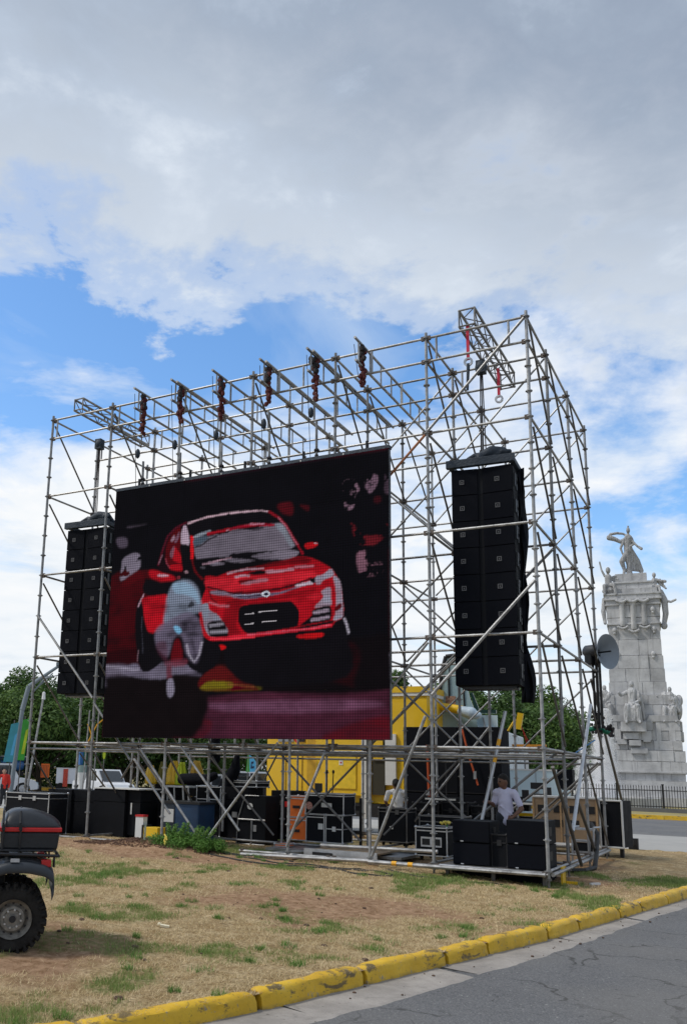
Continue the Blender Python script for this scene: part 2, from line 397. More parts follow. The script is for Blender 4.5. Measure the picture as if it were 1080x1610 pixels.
def asphalt_mat():
    mt = bpy.data.materials.new('worn_asphalt'); mt.use_nodes = True; nt = mt.node_tree; N, L, m, ramp, mix = nodes_of(nt)
    b = nt.nodes['Principled BSDF']; b.inputs['Roughness'].default_value = .85; b.inputs['Specular IOR Level'].default_value = .3
    g = N('ShaderNodeNewGeometry')
    def nz(s, d=6, r=.6, dist=0):
        n = N('ShaderNodeTexNoise'); n.inputs['Scale'].default_value = s; n.inputs['Detail'].default_value = d; n.inputs['Roughness'].default_value = r; n.inputs['Distortion'].default_value = dist; L(g.outputs['Position'], n.inputs[0]); return n.outputs[0]
    c = ramp(nz(55, 5, .85), [(.34, (.05, .051, .054)), (.5, (.135, .136, .14)), (.68, (.30, .30, .30))])
    c = mix(.25, c, ramp(nz(.9, 7, .65), [(.35, (.10, .10, .104)), (.65, (.165, .166, .17))]))
    c = mix(ramp(nz(3.2, 4, .6, 1.2), [(.655, 0.0), (.675, .75)]), c, (.045, .045, .05))
    c = mix(ramp(nz(34, 2, .5), [(.70, 0.0), (.73, .8)]), c, (.42, .42, .40))
    c = mix(ramp(nz(14, 4, .6), [(.66, 0.0), (.70, .55)]), c, (.055, .055, .058))
    vo = N('ShaderNodeTexVoronoi', feature='DISTANCE_TO_EDGE'); vo.inputs['Scale'].default_value = .55
    wn = N('ShaderNodeTexNoise'); wn.inputs['Scale'].default_value = 1.6; wn.inputs['Detail'].default_value = 7; L(g.outputs['Position'], wn.inputs[0])
    va = N('ShaderNodeVectorMath', operation='MULTIPLY_ADD'); L(wn.outputs[1], va.inputs[0]); va.inputs[1].default_value = (1.1, 1.1, 0); L(g.outputs['Position'], va.inputs[2]); L(va.outputs[0], vo.inputs[0])
    crk = m('MULTIPLY', ramp(vo.outputs[0], [(.004, 1.0), (.012, 0.0)]), ramp(nz(.7, 3), [(.46, 0.0), (.56, .85)]))
    c = mix(crk, c, (.03, .03, .03))
    c = mix(ramp(nz(.35, 3, .5), [(.45, 0.0), (.6, .35)]), c, (.20, .19, .175))
    L(c, b.inputs['Base Color'])
    bp = N('ShaderNodeBump'); bp.inputs['Strength'].default_value = .6; bp.inputs['Distance'].default_value = .01; L(nz(150, 3, .8), bp.inputs['Height']); L(bp.outputs[0], b.inputs['Normal'])
    return mt
def concrete_mat():
    mt = bpy.data.materials.new('gutter_concrete'); mt.use_nodes = True; nt = mt.node_tree; N, L, m, ramp, mix = nodes_of(nt)
    b = nt.nodes['Principled BSDF']; b.inputs['Roughness'].default_value = .85
    g = N('ShaderNodeNewGeometry')
    def nz(s, d=6, r=.6, dist=0):
        n = N('ShaderNodeTexNoise'); n.inputs['Scale'].default_value = s; n.inputs['Detail'].default_value = d; n.inputs['Roughness'].default_value = r; n.inputs['Distortion'].default_value = dist; L(g.outputs['Position'], n.inputs[0]); return n.outputs[0]
    c = ramp(nz(2.0, 8, .7), [(.3, (.22, .20, .18)), (.7, (.40, .365, .33))])
    c = mix(ramp(nz(6, 6, .7, .6), [(.55, 0.0), (.72, .5)]), c, (.15, .14, .125))
    c = mix(ramp(nz(22, 3, .6), [(.68, 0.0), (.72, .8)]), c, (.07, .06, .045))
    c = mix(ramp(nz(90, 2, .6), [(.3, .3), (.5, 0.0)]), c, (.13, .12, .11))
    L(c, b.inputs['Base Color'])
    bp = N('ShaderNodeBump'); bp.inputs['Strength'].default_value = .4; bp.inputs['Distance'].default_value = .01; L(nz(50, 5, .7), bp.inputs['Height']); L(bp.outputs[0], b.inputs['Normal'])
    return mt
def kerb_mat():
    mt = bpy.data.materials.new('yellow_kerb_paint'); mt.use_nodes = True; nt = mt.node_tree; N, L, m, ramp, mix = nodes_of(nt)
    b = nt.nodes['Principled BSDF']; b.inputs['Roughness'].default_value = .6
    g = N('ShaderNodeNewGeometry')
    def nz(s, d=6, r=.6, dist=0, sc=None):
        n = N('ShaderNodeTexNoise'); n.inputs['Scale'].default_value = s; n.inputs['Detail'].default_value = d; n.inputs['Roughness'].default_value = r; n.inputs['Distortion'].default_value = dist
        if sc: mp = N('ShaderNodeMapping'); mp.inputs['Scale'].default_value = sc; L(g.outputs['Position'], mp.inputs[0]); L(mp.outputs[0], n.inputs[0])
        else: L(g.outputs['Position'], n.inputs[0])
        return n.outputs[0]
    c = ramp(nz(3, 6, .6), [(.3, (.58, .34, .015)), (.6, (.74, .455, .022)), (.8, (.80, .55, .07))])
    # scuffs where the paint wore to dark concrete
    w = ramp(nz(2.6, 7, .70, .5, (1, 1, 2.2)), [(.56, 0.0), (.61, .85)])
    c = mix(w, c, (.075, .062, .045))
    c = mix(ramp(nz(30, 4, .7), [(.62, 0.0), (.68, .75)]), c, (.16, .11, .03))
    c = mix(ramp(nz(7, 8, .75, .3), [(.60, 0.0), (.635, .8)]), c, (.30, .27, .22))
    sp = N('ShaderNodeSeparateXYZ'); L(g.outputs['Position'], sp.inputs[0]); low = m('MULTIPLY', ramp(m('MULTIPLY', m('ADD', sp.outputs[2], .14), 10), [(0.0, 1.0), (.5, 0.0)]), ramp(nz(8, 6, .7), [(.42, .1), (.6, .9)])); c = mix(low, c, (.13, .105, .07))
    L(c, b.inputs['Base Color'])
    bp = N('ShaderNodeBump'); bp.inputs['Strength'].default_value = .5; bp.inputs['Distance'].default_value = .02; L(nz(14, 6, .7), bp.inputs['Height']); L(bp.outputs[0], b.inputs['Normal'])
    return mt
GROUNDM, ASPH, CONC, KERBM = ground_mat(), asphalt_mat(), concrete_mat(), kerb_mat()

def grid_sheet(name, X, Y, Z, mt, attrs=None):
    ny, nx = X.shape; V = np.stack([X, Y, Z], -1).reshape(-1, 3)
    i = np.arange(ny*nx).reshape(ny, nx); F = np.stack([i[:-1,:-1], i[:-1,1:], i[1:,1:], i[1:,:-1]], -1).reshape(-1, 4)
    return inst(name, np_mesh(name, V, F, mt, attrs, True), kind='structure')
dd = np.concatenate([np.linspace(.03, 13, 230), np.linspace(13.6, 90, 30)])
yy = np.concatenate([np.arange(-14, 4, .065), np.linspace(4, 11.45, 36)])
Yg, Dg = np.meshgrid(yy, dd, indexing='ij'); Xg = np.minimum(xk(Yg), 24)-Dg
Zg = gz(Xg, Yg)-.0
Zg = Zg-.01*np.exp(-Dg/.05)
mul = np.clip(np.exp(-(((Xg-4.15)/1.7)**2+((Yg+.55)/.55)**2))*2.2-.55+fbm(Xg*4, Yg*4, 3, 8)*.4-.2, 0, 1)
grid_sheet('lawn', Xg, Yg, Zg, GROUNDM, {'green': ('FLOAT', greenness(Xg, Yg)), 'dirt': ('FLOAT', dirtness(Xg, Yg)), 'mulch': ('FLOAT', mul)})
# wide base, near road, far pavement, far road, far lawn
FARG = mat('far_lawn', (.30, .25, .10), .95, 0, .35, .5, .3)
MB().box(-900, 900, -200, 900, -.9, -.30).build('ground', FARG, kind='structure')
ry = np.concatenate([np.linspace(-60, -14, 20), np.arange(-13.5, 11.46, .25)]); rd = np.concatenate([np.linspace(-.1, 8, 40), np.array([12, 20, 45])])
Yr, Dr = np.meshgrid(ry, rd, indexing='ij'); Xr = xk(Yr)+Dr
grid_sheet('road', Xr, Yr, np.full_like(Xr, -.134)+(fbm(Xr*.4, Yr*.4, 2, 2)-.5)*.006, ASPH)
PAVE = mat('pale_pavement', (.36, .35, .33), .85, 0, .12, .7, .3)
pv = MB().box(-80, 86, 11.455, 19.70, -.29, -.06).build('pavement', PAVE, kind='structure')
for i in range(46):
    MB().box(-80+i*3.6, -80+i*3.6+3.585, 11.46, 15.55, -.25, -.02).build('pavement_slab', PAVE, pv)
    MB().box(-80+i*3.6, -80+i*3.6+3.585, 15.565, 19.7, -.25, -.02).build('pavement_slab', PAVE, pv)
MB().box(-120, 140, 19.7, 38.0, -.25, -.12).build('far_road', ASPH, kind='structure')
MB().box(-120, 140, 38.3, 300, -.25, .06).build('far_lawn', FARG, kind='structure')
fk = thing('kerb', 'long straight yellow kerb on the far side of the road below the railing', 'kerb', (0, 38.0, 0))
for i in range(60):
    MB().box(-60+i*2.0, -60+i*2.0+1.98, 0, .3, -.12, .10).build('kerb_stone', KERBM, fk)
MB().box(-120, 140, 44.9, 45.15, .06, .30).build('garden_edging', mat('dark_stone_edging', (.12, .12, .12), .8), label='low dark stone edging in front of the railing', cat='edging')

# near kerb, stone by stone
nk = thing('kerb', 'near yellow painted kerb of worn uneven stones along the dry lawn', 'kerb', (0, 0, 0))
ends = [-15.0, -13.6, -12.1, -10.6, -9.02, -7.63, -6.26, -5.42, -4.0, -3.0, -1.5, -.55, .7, 1.85, 3.1, 4.4, 5.9]
gut = thing('gutter', 'pale concrete gutter slabs between yellow kerb and asphalt', 'gutter', (0, 0, 0))
for i, (a, b) in enumerate(zip(ends[:-1], ends[1:])):
    a2, b2 = a+.02+RNG.random()*.02, b-.02
    p = Vector((float(xk(a2)), a2, 0)); q = Vector((float(xk(b2)), b2, 0)); d = (q-p); Ln = d.length; d.normalize(); n = Vector((-d.y, d.x, 0))
    nl = max(8, int(Ln/.05)); sec = [(.02, -.17), (.012, -.12), (.004, -.05), (.0, -.01), (-.02, .015), (-.05, .028), (-.10, .030), (-.15, .022), (-.18, 0.0), (-.185, -.15)]
    V = []; dz = RNG.uniform(-.012, .012); sd_ = i*3.3
    for j in range(nl+1):
        t = j/nl; e = min(t, 1-t)*Ln; rd_ = .028*math.exp(-e/.035)
        for k, (o, z) in enumerate(sec):
            w = float(fbm(np.array(t*Ln*3.1+sd_), np.array(k*.45), 4, 6))-.5; w2 = float(fbm(np.array(t*Ln*9+sd_), np.array(k*.9), 3, 9))-.5
            off = o-(w*.045+w2*.02)-(rd_*.4 if k < 5 else 0); zz = z+(dz+w*.03+w2*.012-rd_ if 2 < k < 9 else 0)
            # off negative = toward the lawn (n points to the left of travel = lawn)
            c = p+d*(t*Ln)+n*(-off); V.append((c.x, c.y, zz))
    m = len(sec); F = [(j*m+k, (j+1)*m+k, (j+1)*m+k+1, j*m+k+1) for j in range(nl) for k in range(m-1)]
    F += [tuple(range(m)), tuple(nl*m+k for k in range(m-1, -1, -1))]
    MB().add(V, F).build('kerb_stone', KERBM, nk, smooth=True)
ge = [-15, -12.2, -9.7, -8.75, -6.4, -3.75, -1.35, 1.2, 3.6, 5.9]
for i, (a, b) in enumerate(zip(ge[:-1], ge[1:])):
    ys = np.arange(a+.012, b-.01, .06); V = []
    for y in ys:
        x0 = float(xk(y))-.03; wd = .60-.24*float(sstep(-9, -1, y))+(float(fbm(np.array(y*2.6), np.array(1.), 4, 2))-.5)*.12
        for k in range(5): V.append((x0+(wd+.02)*k/4, y-.35*(k/4)*(.6 if i % 2 else .3), -.124-.002*k+(-.012 if k == 4 else 0)))
    F = [(j*5+k, (j+1)*5+k, (j+1)*5+k+1, j*5+k+1) for j in range(len(ys)-1) for k in range(4)]
    MB().add(V, F).build('concrete_slab', CONC, gut)

# grass blades
def scatter_grass():
    n = 1000000; d = RNG.random(n)**1.1*12.5+.02; y = -11.5+RNG.random(n)**1.25*15.5; x = xk(y)-d
    g = greenness(x, y); dr = dirtness(x, y); mulx = np.exp(-(((x-4.15)/1.7)**2+((y+.55)/.55)**2))
    fine = fbm(x*7, y*7, 3, 15)
    prob = (.42+.58*g)*(1-.94*dr)*(1-np.clip(mulx*2, 0, 1)*.9)*np.clip((fine-.30)*3.5, .05, 1)
    # keep inside the area the camera may see
    ex = (x-14.86)*math.cos(YA)-(y+15.89)*math.sin(YA); dz_ = (x-14.86)*math.sin(YA)+(y+15.89)*math.cos(YA)
    keep = (RNG.random(n) < prob) & (dz_ > 4) & (ex/dz_ > -.42) & (ex/dz_ < .62)
    x, y, g = x[keep], y[keep], g[keep]; k = len(x)
    gr = (RNG.random(k) < np.clip(g*1.15, 0, .93)); tall = np.where(gr, .022+.030*RNG.random(k)*(.6+g), .015+.026*RNG.random(k))
    far = np.clip((y+11)/12, 0, 1); w = .0026+.0038*far; z = gz(x, y)-.004
    an = RNG.random(k)*6.283; lx, ly = np.cos(an), np.sin(an); ln = RNG.random(k)*.8+(~gr)*1.1
    bx, by = -ly*w, lx*w
    V = np.stack([np.stack([x-bx, y-by, z], -1), np.stack([x+bx, y+by, z], -1), np.stack([x+lx*ln*tall, y+ly*ln*tall, z+tall], -1)], 1).reshape(-1, 3)
    F = np.arange(3*k).reshape(-1, 3)
    t = np.where(gr, .55+.45*RNG.random(k), .45*RNG.random(k))
    T = np.repeat(t, 3)
    mt = bpy.data.materials.new('grass_blades'); mt.use_nodes = True; nt = mt.node_tree; N, L, m, ramp, mix = nodes_of(nt)
    at = N('ShaderNodeAttribute', attribute_name='tint')
    c = ramp(at.outputs['Fac'], [(0, (.44, .33, .17)), (.42, (.80, .66, .42)), (.50, (.50, .47, .24)), (.56, (.17, .23, .06)), (1, (.36, .44, .16))])
    b = nt.nodes['Principled BSDF']; b.inputs['Roughness'].default_value = .8; b.inputs['Specular IOR Level'].default_value = .15; L(c, b.inputs['Base Color'])
    tr = N('ShaderNodeBsdfTranslucent'); L(c, tr.inputs[0]); ms = N('ShaderNodeMixShader'); ms.inputs[0].default_value = .35
    L(b.outputs[0], ms.inputs[1]); L(tr.outputs[0], ms.inputs[2]); L(ms.outputs[0], nt.nodes['Material Output'].inputs[0])
    inst('grass', np_mesh('grass', V, F, mt, {'tint': ('FLOAT', T)}), kind='stuff', label='short dry straw-coloured grass with scattered green tufts', cat='grass')
scatter_grass()
# weed tufts (countless) and clods
def tufts():
    V = []; F = []; T = []
    for c in range(420):
        y = -11+RNG.random()*13; x = float(xk(y))-RNG.random()**.8*9-.1
        if float(greenness(x, y)) < .25 and RNG.random() < .6: continue
        if float(dirtness(x, y)) > .6 and RNG.random() < .5: continue
        r = .04+RNG.random()*.10; nb = int(40+RNG.random()*90)
        for k in range(nb):
            a = RNG.random()*6.28; rr = r*math.sqrt(RNG.random()); px, py = x+math.cos(a)*rr, y+math.sin(a)*rr; pz = float(gz(px, py))-.004
            h = .03+RNG.random()*.05; a2 = RNG.random()*6.28; w = .003; l = h*(.3+RNG.random()*.9); n0 = len(V)
            V += [(px-w*math.sin(a2), py+w*math.cos(a2), pz), (px+w*math.sin(a2), py-w*math.cos(a2), pz), (px+math.cos(a2)*l, py+math.sin(a2)*l, pz+h)]
            F.append((n0, n0+1, n0+2)); t = RNG.random(); T += [t*.6, t*.6, t]
    inst('weed_tufts', np_mesh('weed_tufts', np.array(V), np.array(F), LEAFB, {'tint': ('FLOAT', np.array(T))}), kind='stuff', label='darker green weed tufts scattered through the lawn', cat='weeds')
tufts()
cl = MB()
for c in range(240):
    y = -10.5+RNG.random()*12; x = float(xk(y))-RNG.random()*8-.1
    if float(dirtness(x, y)) < .3 and RNG.random() < .7: continue
    r = .008+RNG.random()**3*.03; cl.ball((x, y, float(gz(x, y))+r*.2), r, 6, 4, (1.3, 1, .6))
for c in range(60):
    t = RNG.random(); y = -10+t*11; x = float(xk(y))+.03+RNG.random()*.5; r = .004+RNG.random()**3*.014
    cl.ball((x, y, -.122), r, 5, 4, (1.2, 1, .6))
cl.build('soil_clods', mat('dark_soil', (.10, .06, .04), .95, 0, .4, 30, .5), kind='stuff', label='small dark clods and grit scattered on soil and gutter', cat='soil')
# mulch chips on the mound
mc = MB()
for c in range(1500):
    a = RNG.random()*6.28; rr = math.sqrt(RNG.random()); x = 4.0+math.cos(a)*rr*1.8; y = -.7+math.sin(a)*rr*.6
    z = float(gz(x, y)); ro_ = Euler((RNG.random()*.6, RNG.random()*.6, RNG.random()*6)).to_matrix(); mc.cbox((x, y, z+.006), (.05+RNG.random()*.04, .015, .008), ro_)
mc.build('mulch', mat('bark_mulch', (.13, .07, .045), .9, 0, .5, 20, .3), kind='stuff', label='brown bark mulch spread on the mound round the bush', cat='mulch')

def leaf_cloud(name, centers, radii, n, size, mt, flat=.6, seed=1, shell=.55):
    rg = np.random.default_rng(seed); centers = np.array(centers, float); radii = np.array(radii, float)
    if radii.ndim == 1: radii = np.stack([radii, radii, radii*.8], -1)
    wgt = (radii[:, 0]**2); wgt = wgt/wgt.sum(); ci = rg.choice(len(centers), n, p=wgt)
    d = rg.normal(size=(n, 3)); d /= np.linalg.norm(d, axis=1, keepdims=True); rr = shell+(1.08-shell)*rg.random(n)**.6
    pos = centers[ci]+d*radii[ci]*rr[:, None]
    nrm = d*.7+rg.normal(size=(n, 3))*.55+np.array([0, 0, flat]); nrm /= np.linalg.norm(nrm, axis=1, keepdims=True)
    t = np.cross(nrm, rg.normal(size=(n, 3))); t /= np.linalg.norm(t, axis=1, keepdims=True); b = np.cross(nrm, t)
    s = size*(.6+.8*rg.random(n))[:, None]
    V = np.stack([pos-t*s, pos-b*s*.45, pos+t*s, pos+b*s*.45], 1).reshape(-1, 3); F = np.arange(4*n).reshape(-1, 4)
    ct = rg.random(len(centers)); T = np.clip(.5*ct[ci]+.5*rg.random(n), 0, 1)
    return np_mesh(name, V, F, mt, {'tint': ('FLOAT', np.repeat(T, 4))})
def crown_mesh(seed, w, h, n, size, trunk):
    rg = np.random.default_rng(seed); cs = []; rs = []
    k = 46
    for i in range(k):
        a = rg.random()*6.28; u = rg.random()**.5; z = rg.random()
        prof = math.sin(min(1, .18+z*.92)*math.pi)**.55
        rad = w*.5*prof*u*1.0; r = (.15+.16*rg.random())*w*.5+.35
        cs.append((math.cos(a)*rad, math.sin(a)*rad, trunk+z*(h-trunk-r*.7)+r*.3)); rs.append(r)
    return leaf_cloud('crown', cs, rs, n, size, LEAF, seed=seed)
def trunk_mesh(seed, w, h, trunk):
    rg = np.random.default_rng(seed); mb = MB(); r = .018*h+.10
    mb.tube((0,0,-.2), (.1,0,trunk), r*1.25, 9, r*.8)
    for i in range(7):
        a = i*.9+rg.random(); l = w*.36; z1 = trunk+(h-trunk)*(.3+.5*rg.random()); m_ = (math.cos(a)*l*.45, math.sin(a)*l*.45, (trunk+z1)/2)
        mb.tube((.1,0,trunk-.2), m_, r*.55, 7, r*.35); mb.tube(m_, (math.cos(a)*l, math.sin(a)*l, z1), r*.35, 6, r*.12)
    return mb.mesh('trunk', BARK, True)
TV = []
for sdd, w, h, n, sz, tk in [(1, 9.5, 10, 15000, .17, 1.2), (2, 8, 9, 13000, .17, 1.0), (3, 11, 9.5, 17000, .18, 1.0), (4, 6.5, 11, 11000, .16, 1.6)]:
    TV.append((crown_mesh(sdd, w, h, n, sz, tk), trunk_mesh(sdd, w, h, tk)))
def tree(vi, x, y, s, label, rz=0.0, sz=1.0, group='trees along the far side of the park'):
    t = thing('tree', label, 'tree', (x, y, 0), rz, group); t.scale = (s, s, s*sz)
    inst('crown', TV[vi][0], t); inst('trunk', TV[vi][1], t); return t
# trees
for a in [(1,-36,33,.92,'broad dark tree at the left edge of the photo, left of the street lamp',.3),(0,-39.5,41,.98,'tall tree behind the street lamp arm, second crown from the left',1.2),
 (2,-29.7,33,.86,'lower rounded tree behind the green and teal banners',2.1),(3,-32,40,1.06,'tall full tree left of the left speaker array',.7),
 (0,-34,47,1.16,'highest leafy tree standing just behind the left speaker array',2.9),(2,-27,40,.92,'bright green bushy tree beneath the left speaker array',4.0),
 (1,-29.5,48,.80,'tree seen under the left end of the screen',5.0),(0,-23,43,.72,'tree seen under the screen above the blue tarp case',.2),
 (3,-27.4,54.4,.76,'far slim tree seen under the middle of the screen',1.9),(2,-21.6,50,.72,'tree behind the white off-road car under the screen',3.3),
 (1,-21,57,.74,'tree just left of the yellow truck body',4.4),(3,-11.2,55,.92,'tree rising over the yellow truck roof beside the screen',5.2),
 (0,-9.6,62,1.0,'tree behind the coach windscreen',.9),(1,-6.4,60,1.0,'tree between the coach and the right speaker array foot',2.2),
 (2,-4.0,60,.98,'broad tree below the right speaker array',1.1),(0,-1.9,68,1.0,'tree with a raised crown right of the right speaker array',3.9),
 (2,-.6,62,.84,'last tree of the right row, next to the fountain spray',5.6),(3,-4.5,68,.98,'dark tree showing between its neighbours under the right speaker array',.1),
 (1,12.2,87,.80,'tree at the right edge of the photo behind the monument foot',2.6),(0,16.5,84,.62,'low tree right of the monument base',1.6)]:
    tree(a[0], a[1], a[2], a[3], a[4], a[5])
hv = leaf_cloud('undergrowth', [(-46+i*2.1+RNG.random(), 40+i*.62+RNG.random()*2, .9+RNG.random()*.8) for i in range(23)], [1.7]*23, 13000, .16, LEAF, seed=77)
inst('undergrowth', hv, kind='stuff', label='dark shrubbery filling the gaps under the distant trees', cat='undergrowth')

# ---------------------------------------------------------------- monument
MON = thing('monument', 'tall pale marble monument with statues, right of the scaffold behind the railing', 'monument', (6.35, 63.7, 0), face(6.35, 63.7)); MON.scale = (.86, .86, 1)
ub = MB(); ub.box(-.5, .5, -.5, .5, -.5, .5); UB = ub.mesh('stone_block', STONE, False, .03)
nb_ = [0]
def blk(c, d, rz=0): 
    nb_[0] += 1; return inst('stone_block', UB, MON, c, (0, 0, rz), d)
def ring(z0, z1, hx, hy, nx, ny, pr=.06, dep=.45, skip=None):
    rg = RNG; h = z1-z0-.012
    def cuts(n): 
        e = np.linspace(0, 1, n+1); e[1:-1] += rg.uniform(-.35, .35, n-1)/n; return e
    e = cuts(nx)
    for a, b in zip(e[:-1], e[1:]):
        xa, xb = -hx+2*hx*a, -hx+2*hx*b; p = rg.uniform(-pr*.5, pr)
        blk(((xa+xb)/2, -hy+dep/2-p, (z0+z1)/2), (xb-xa-.014, dep, h))
    e = cuts(ny)
    for s in (-1, 1):
        for a, b in zip(e[:-1], e[1:]):
            ya, yb = -hy+dep+.02+(2*hy-dep-.02)*a, -hy+dep+.02+(2*hy-dep-.02)*b; p = rg.uniform(-pr*.5, pr)
            blk((s*(hx-dep/2+p), (ya+yb)/2, (z0+z1)/2), (dep, yb-ya-.014, h))
core = MB(); core.box(-5.9, 5.9, -5.9, 5.9, -.05, .75); core.box(-5.0, 5.0, -5.0, 5.0, .75, 1.35); core.box(-4.3, 4.3, -4.3, 4.3, 1.35, 1.95)
core.box(-3.2, 3.2, -3.2, 3.2, 1.9, 6.4); core.box(-2.6, 2.6, -2.6, 2.6, 6.4, 8.6); core.box(-2.0, 2.0, -2.0, 2.0, 8.6, 12); core.box(-1.8, 1.8, -1.8, 1.8, 12, 17)
core.box(-1.4, 1.4, -1.4, 1.4, 17, 18.6); core.build('core', STONE, MON)
for z, h in ((2.6,3.72),(6.5,3.4),(14.4,2.36),(16.0,2.42),(16.44,2.52),(16.86,2.52),(17.9,2.0)): MB().box(-h,h,-h,h,z-.07,z+.07).build('moulding', STONE, MON, bevel=.02)
ring(1.95, 2.6, 3.45, 3.45, 7, 4, .03); ring(2.62, 3.4, 3.62, 3.62, 6, 4, .05); ring(3.42, 4.25, 3.55, 3.55, 7, 4, .06)
ring(4.27, 5.0, 3.35, 3.35, 8, 4, .25); ring(5.02, 5.75, 3.3, 3.3, 8, 4, .3); ring(5.77, 6.5, 3.28, 3.28, 8, 4, .22)
ring(6.52, 7.0, 3.15, 3.15, 6, 3, .05); ring(7.02, 7.8, 2.8, 2.8, 6, 3, .12); ring(7.82, 8.6, 2.7, 2.7, 6, 3, .12)
for k in range(3): ring(8.62+k*1.06, 9.67+k*1.06, 2.42-.06*k, 2.42-.06*k, 4, 2, .06)
for k in range(2): ring(11.82+k*1.28, 13.09+k*1.28, 2.24-.02*k, 2.24-.02*k, 4, 2, .03)
ring(14.4, 14.9, 2.26, 2.26, 3, 2, .04); ring(14.92, 16.0, 2.30, 2.30, 4, 3, .05); ring(16.02, 16.45, 2.36, 2.36, 3, 2, .03); ring(16.47, 16.85, 2.44, 2.44, 4, 2, .02)
ring(16.87, 17.35, 2.2, 2.2, 3, 2, .03); ring(17.37, 17.9, 1.9, 1.9, 2, 1, .03); ring(17.92, 18.75, 1.4, 1.4, 2, 1, .03)
# console columns, garlands and bosses of the capital
for x, z0, z1 in [(-.95, 14.2, 16.4), (0, 13.9, 16.4), (.95, 14.2, 16.4)]:
    MB().lathe([(.0, z0), (.18, z0), (.26, z0+.15), (.22, z0+.5), (.24, z1-.5), (.32, z1-.3), (.32, z1), (0, z1)], 14, c=(x, -2.36, 0)).build('console_column', STONE, MON, smooth=True)
    g = MB(); g2 = MB()
    for k in range(9): g.ball((x-.4+.1*k, -2.5, z0-.05-.14*math.sin(k/8*math.pi)), .10, 8, 5)
    for k in range(9): g2.ball((x-.4+.1*k, -2.62, z1-.1-.14*math.sin(k/8*math.pi)), .12, 8, 5)
    g.build('garland', STONE, MON, smooth=True); g2.build('garland', STONE, MON, smooth=True)
for x, z in [(-1.5, 11.9), (1.5, 11.9), (1.7, 15.5), (-1.7, 13.9), (1.7, 13.9)]:
    MB().ball((x, -2.35 if z < 14 else -2.5, z), .2, 8, 6, (1, .8, 1.1)).ball((x, -2.35 if z < 14 else -2.5, z-.25), .13, 8, 6).build('boss', STONE, MON, smooth=True)
# rough relief blocks under the seated figure
for x, z, w, h, p in [(-.55,6.05,2.1,.75,1.1),(-.8,5.35,1.3,.5,.8),(-.5,4.8,1.0,.42,.9),(-1.6,4.9,.8,.4,.6),(-.2,4.2,1.4,.4,.75),(.5,5.3,.6,.8,.55),(-1.9,5.4,.5,.9,.5),(1.5,5.6,.4,1.9,.35),(2.6,5.5,.5,2.0,.35),(-2.7,5.5,.5,2.0,.35)]:
    blk((x, -3.3-p/2+.25, z), (w, p, h), RNG.uniform(-.08, .08))
for x in (-1.9, 1.9): 
    MB().prism([(x-1.35, 6.5), (x+1.35, 6.5), (x+1.1, 6.95), (x-1.1, 6.95)], -3.45, -2.4).build('ledge', STONE, MON)
def seated(mb, o, s, lean=0, arm=1):
    def p(x, y, z): return (o[0]+x*s, o[1]+y*s, o[2]+z*s)
    limb(mb, [p(0,0,.0), p(.02,-.02,.35), p(lean,.0,.68)], [.24*s, .21*s, .24*s])
    mb.ball(p(lean, -.03, 1.02), .135*s, 14, 10, (.9, 1, 1.15)); limb(mb, [p(lean,0,.7), p(lean,-.02,.95)], [.1*s, .08*s])
    mb.lathe([(.0,.10),(.14,.09),(.17,.04),(.16,.0)], 14, c=p(lean, 0, 1.03))
    for sd in (-1, 1):
        limb(mb, [p(sd*.13,0,.02), p(sd*.24,-.5,.02), p(sd*.30,-.55,-.62)], [.17*s, .14*s, .09*s]); limb(mb, [p(sd*.30,-.55,-.62), p(sd*.32,-.75,-.68)], [.08*s, .06*s])
    limb(mb, [p(-.26+lean,0,.68), p(-.50,-.1,.55), p(-.62,-.25,.66)], [.10*s, .08*s, .06*s])
    limb(mb, [p(.26+lean,0,.66), p(.36,-.15,.30), p(.05,-.42,.16)], [.10*s, .085*s, .06*s])
    for k in range(9):       # drapery folds
        a = -.32+.08*k; limb(mb, [p(a*.9,-.22,.12), p(a*1.1,-.52,-.05), p(a*1.25,-.50-.02*(k%2),-.6)], [.07*s, .06*s, .045*s], 8)
    limb(mb, [p(.30+lean,.05,.6), p(.46,.0,.1), p(.52,-.1,-.5)], [.12*s, .10*s, .05*s])
def standing(mb, o, s, dx=.0, face=-1):
    def p(x, y, z): return (o[0]+x*s, o[1]+y*s, o[2]+z*s)
    limb(mb, [p(dx*.6,0,1.0), p(dx*.8,0,1.2), p(dx,0,1.45)], [.18*s, .15*s, .2*s]); mb.ball(p(dx, -.03, 1.78), .12*s, 12, 9, (.9, 1, 1.2)); limb(mb, [p(dx,0,1.5), p(dx,0,1.72)], [.08*s, .06*s])
    limb(mb, [p(-.08,0,1.0), p(-.14,-.1,.5), p(-.14,0,.05)], [.15*s, .11*s, .07*s]); limb(mb, [p(.08,0,1.0), p(.15,0,.5), p(.2,.1,.05)], [.15*s, .11*s, .07*s])
st = MB(); seated(st, (-.55, -3.35, 7.55), 1.78, .02); remesh('seated_statue', st, CARVED, .04, MON, 1)
st = MB()       # reclining group, right side
seated(st, (2.5, -2.4, 7.5), 1.5, .1); limb(st, [(2.2,-2.4,8.6),(2.8,-2.7,8.2),(3.3,-2.6,7.3)], [.3,.25,.2]); st.ball((3.2,-2.0,7.5), .6, 12, 8, (.7,.9,1.5)); st.ball((3.4,-1.7,8.2), .4, 12, 8, (.8,.9,1.2))
remesh('side_statue_group', st, CARVED, .045, MON, 1)
st = MB(); seated(st, (-2.8, -2.3, 7.7), 1.5, -.05); limb(st, [(-2.4,-2.5,8.6),(-3.0,-2.6,8.0),(-3.2,-2.5,7.0)], [.3,.25,.2]); st.ball((-2.9,-2.3,7.2), .55, 12, 8, (.8,.9,1.2))
remesh('side_statue_group', st, CARVED, .045, MON, 1)
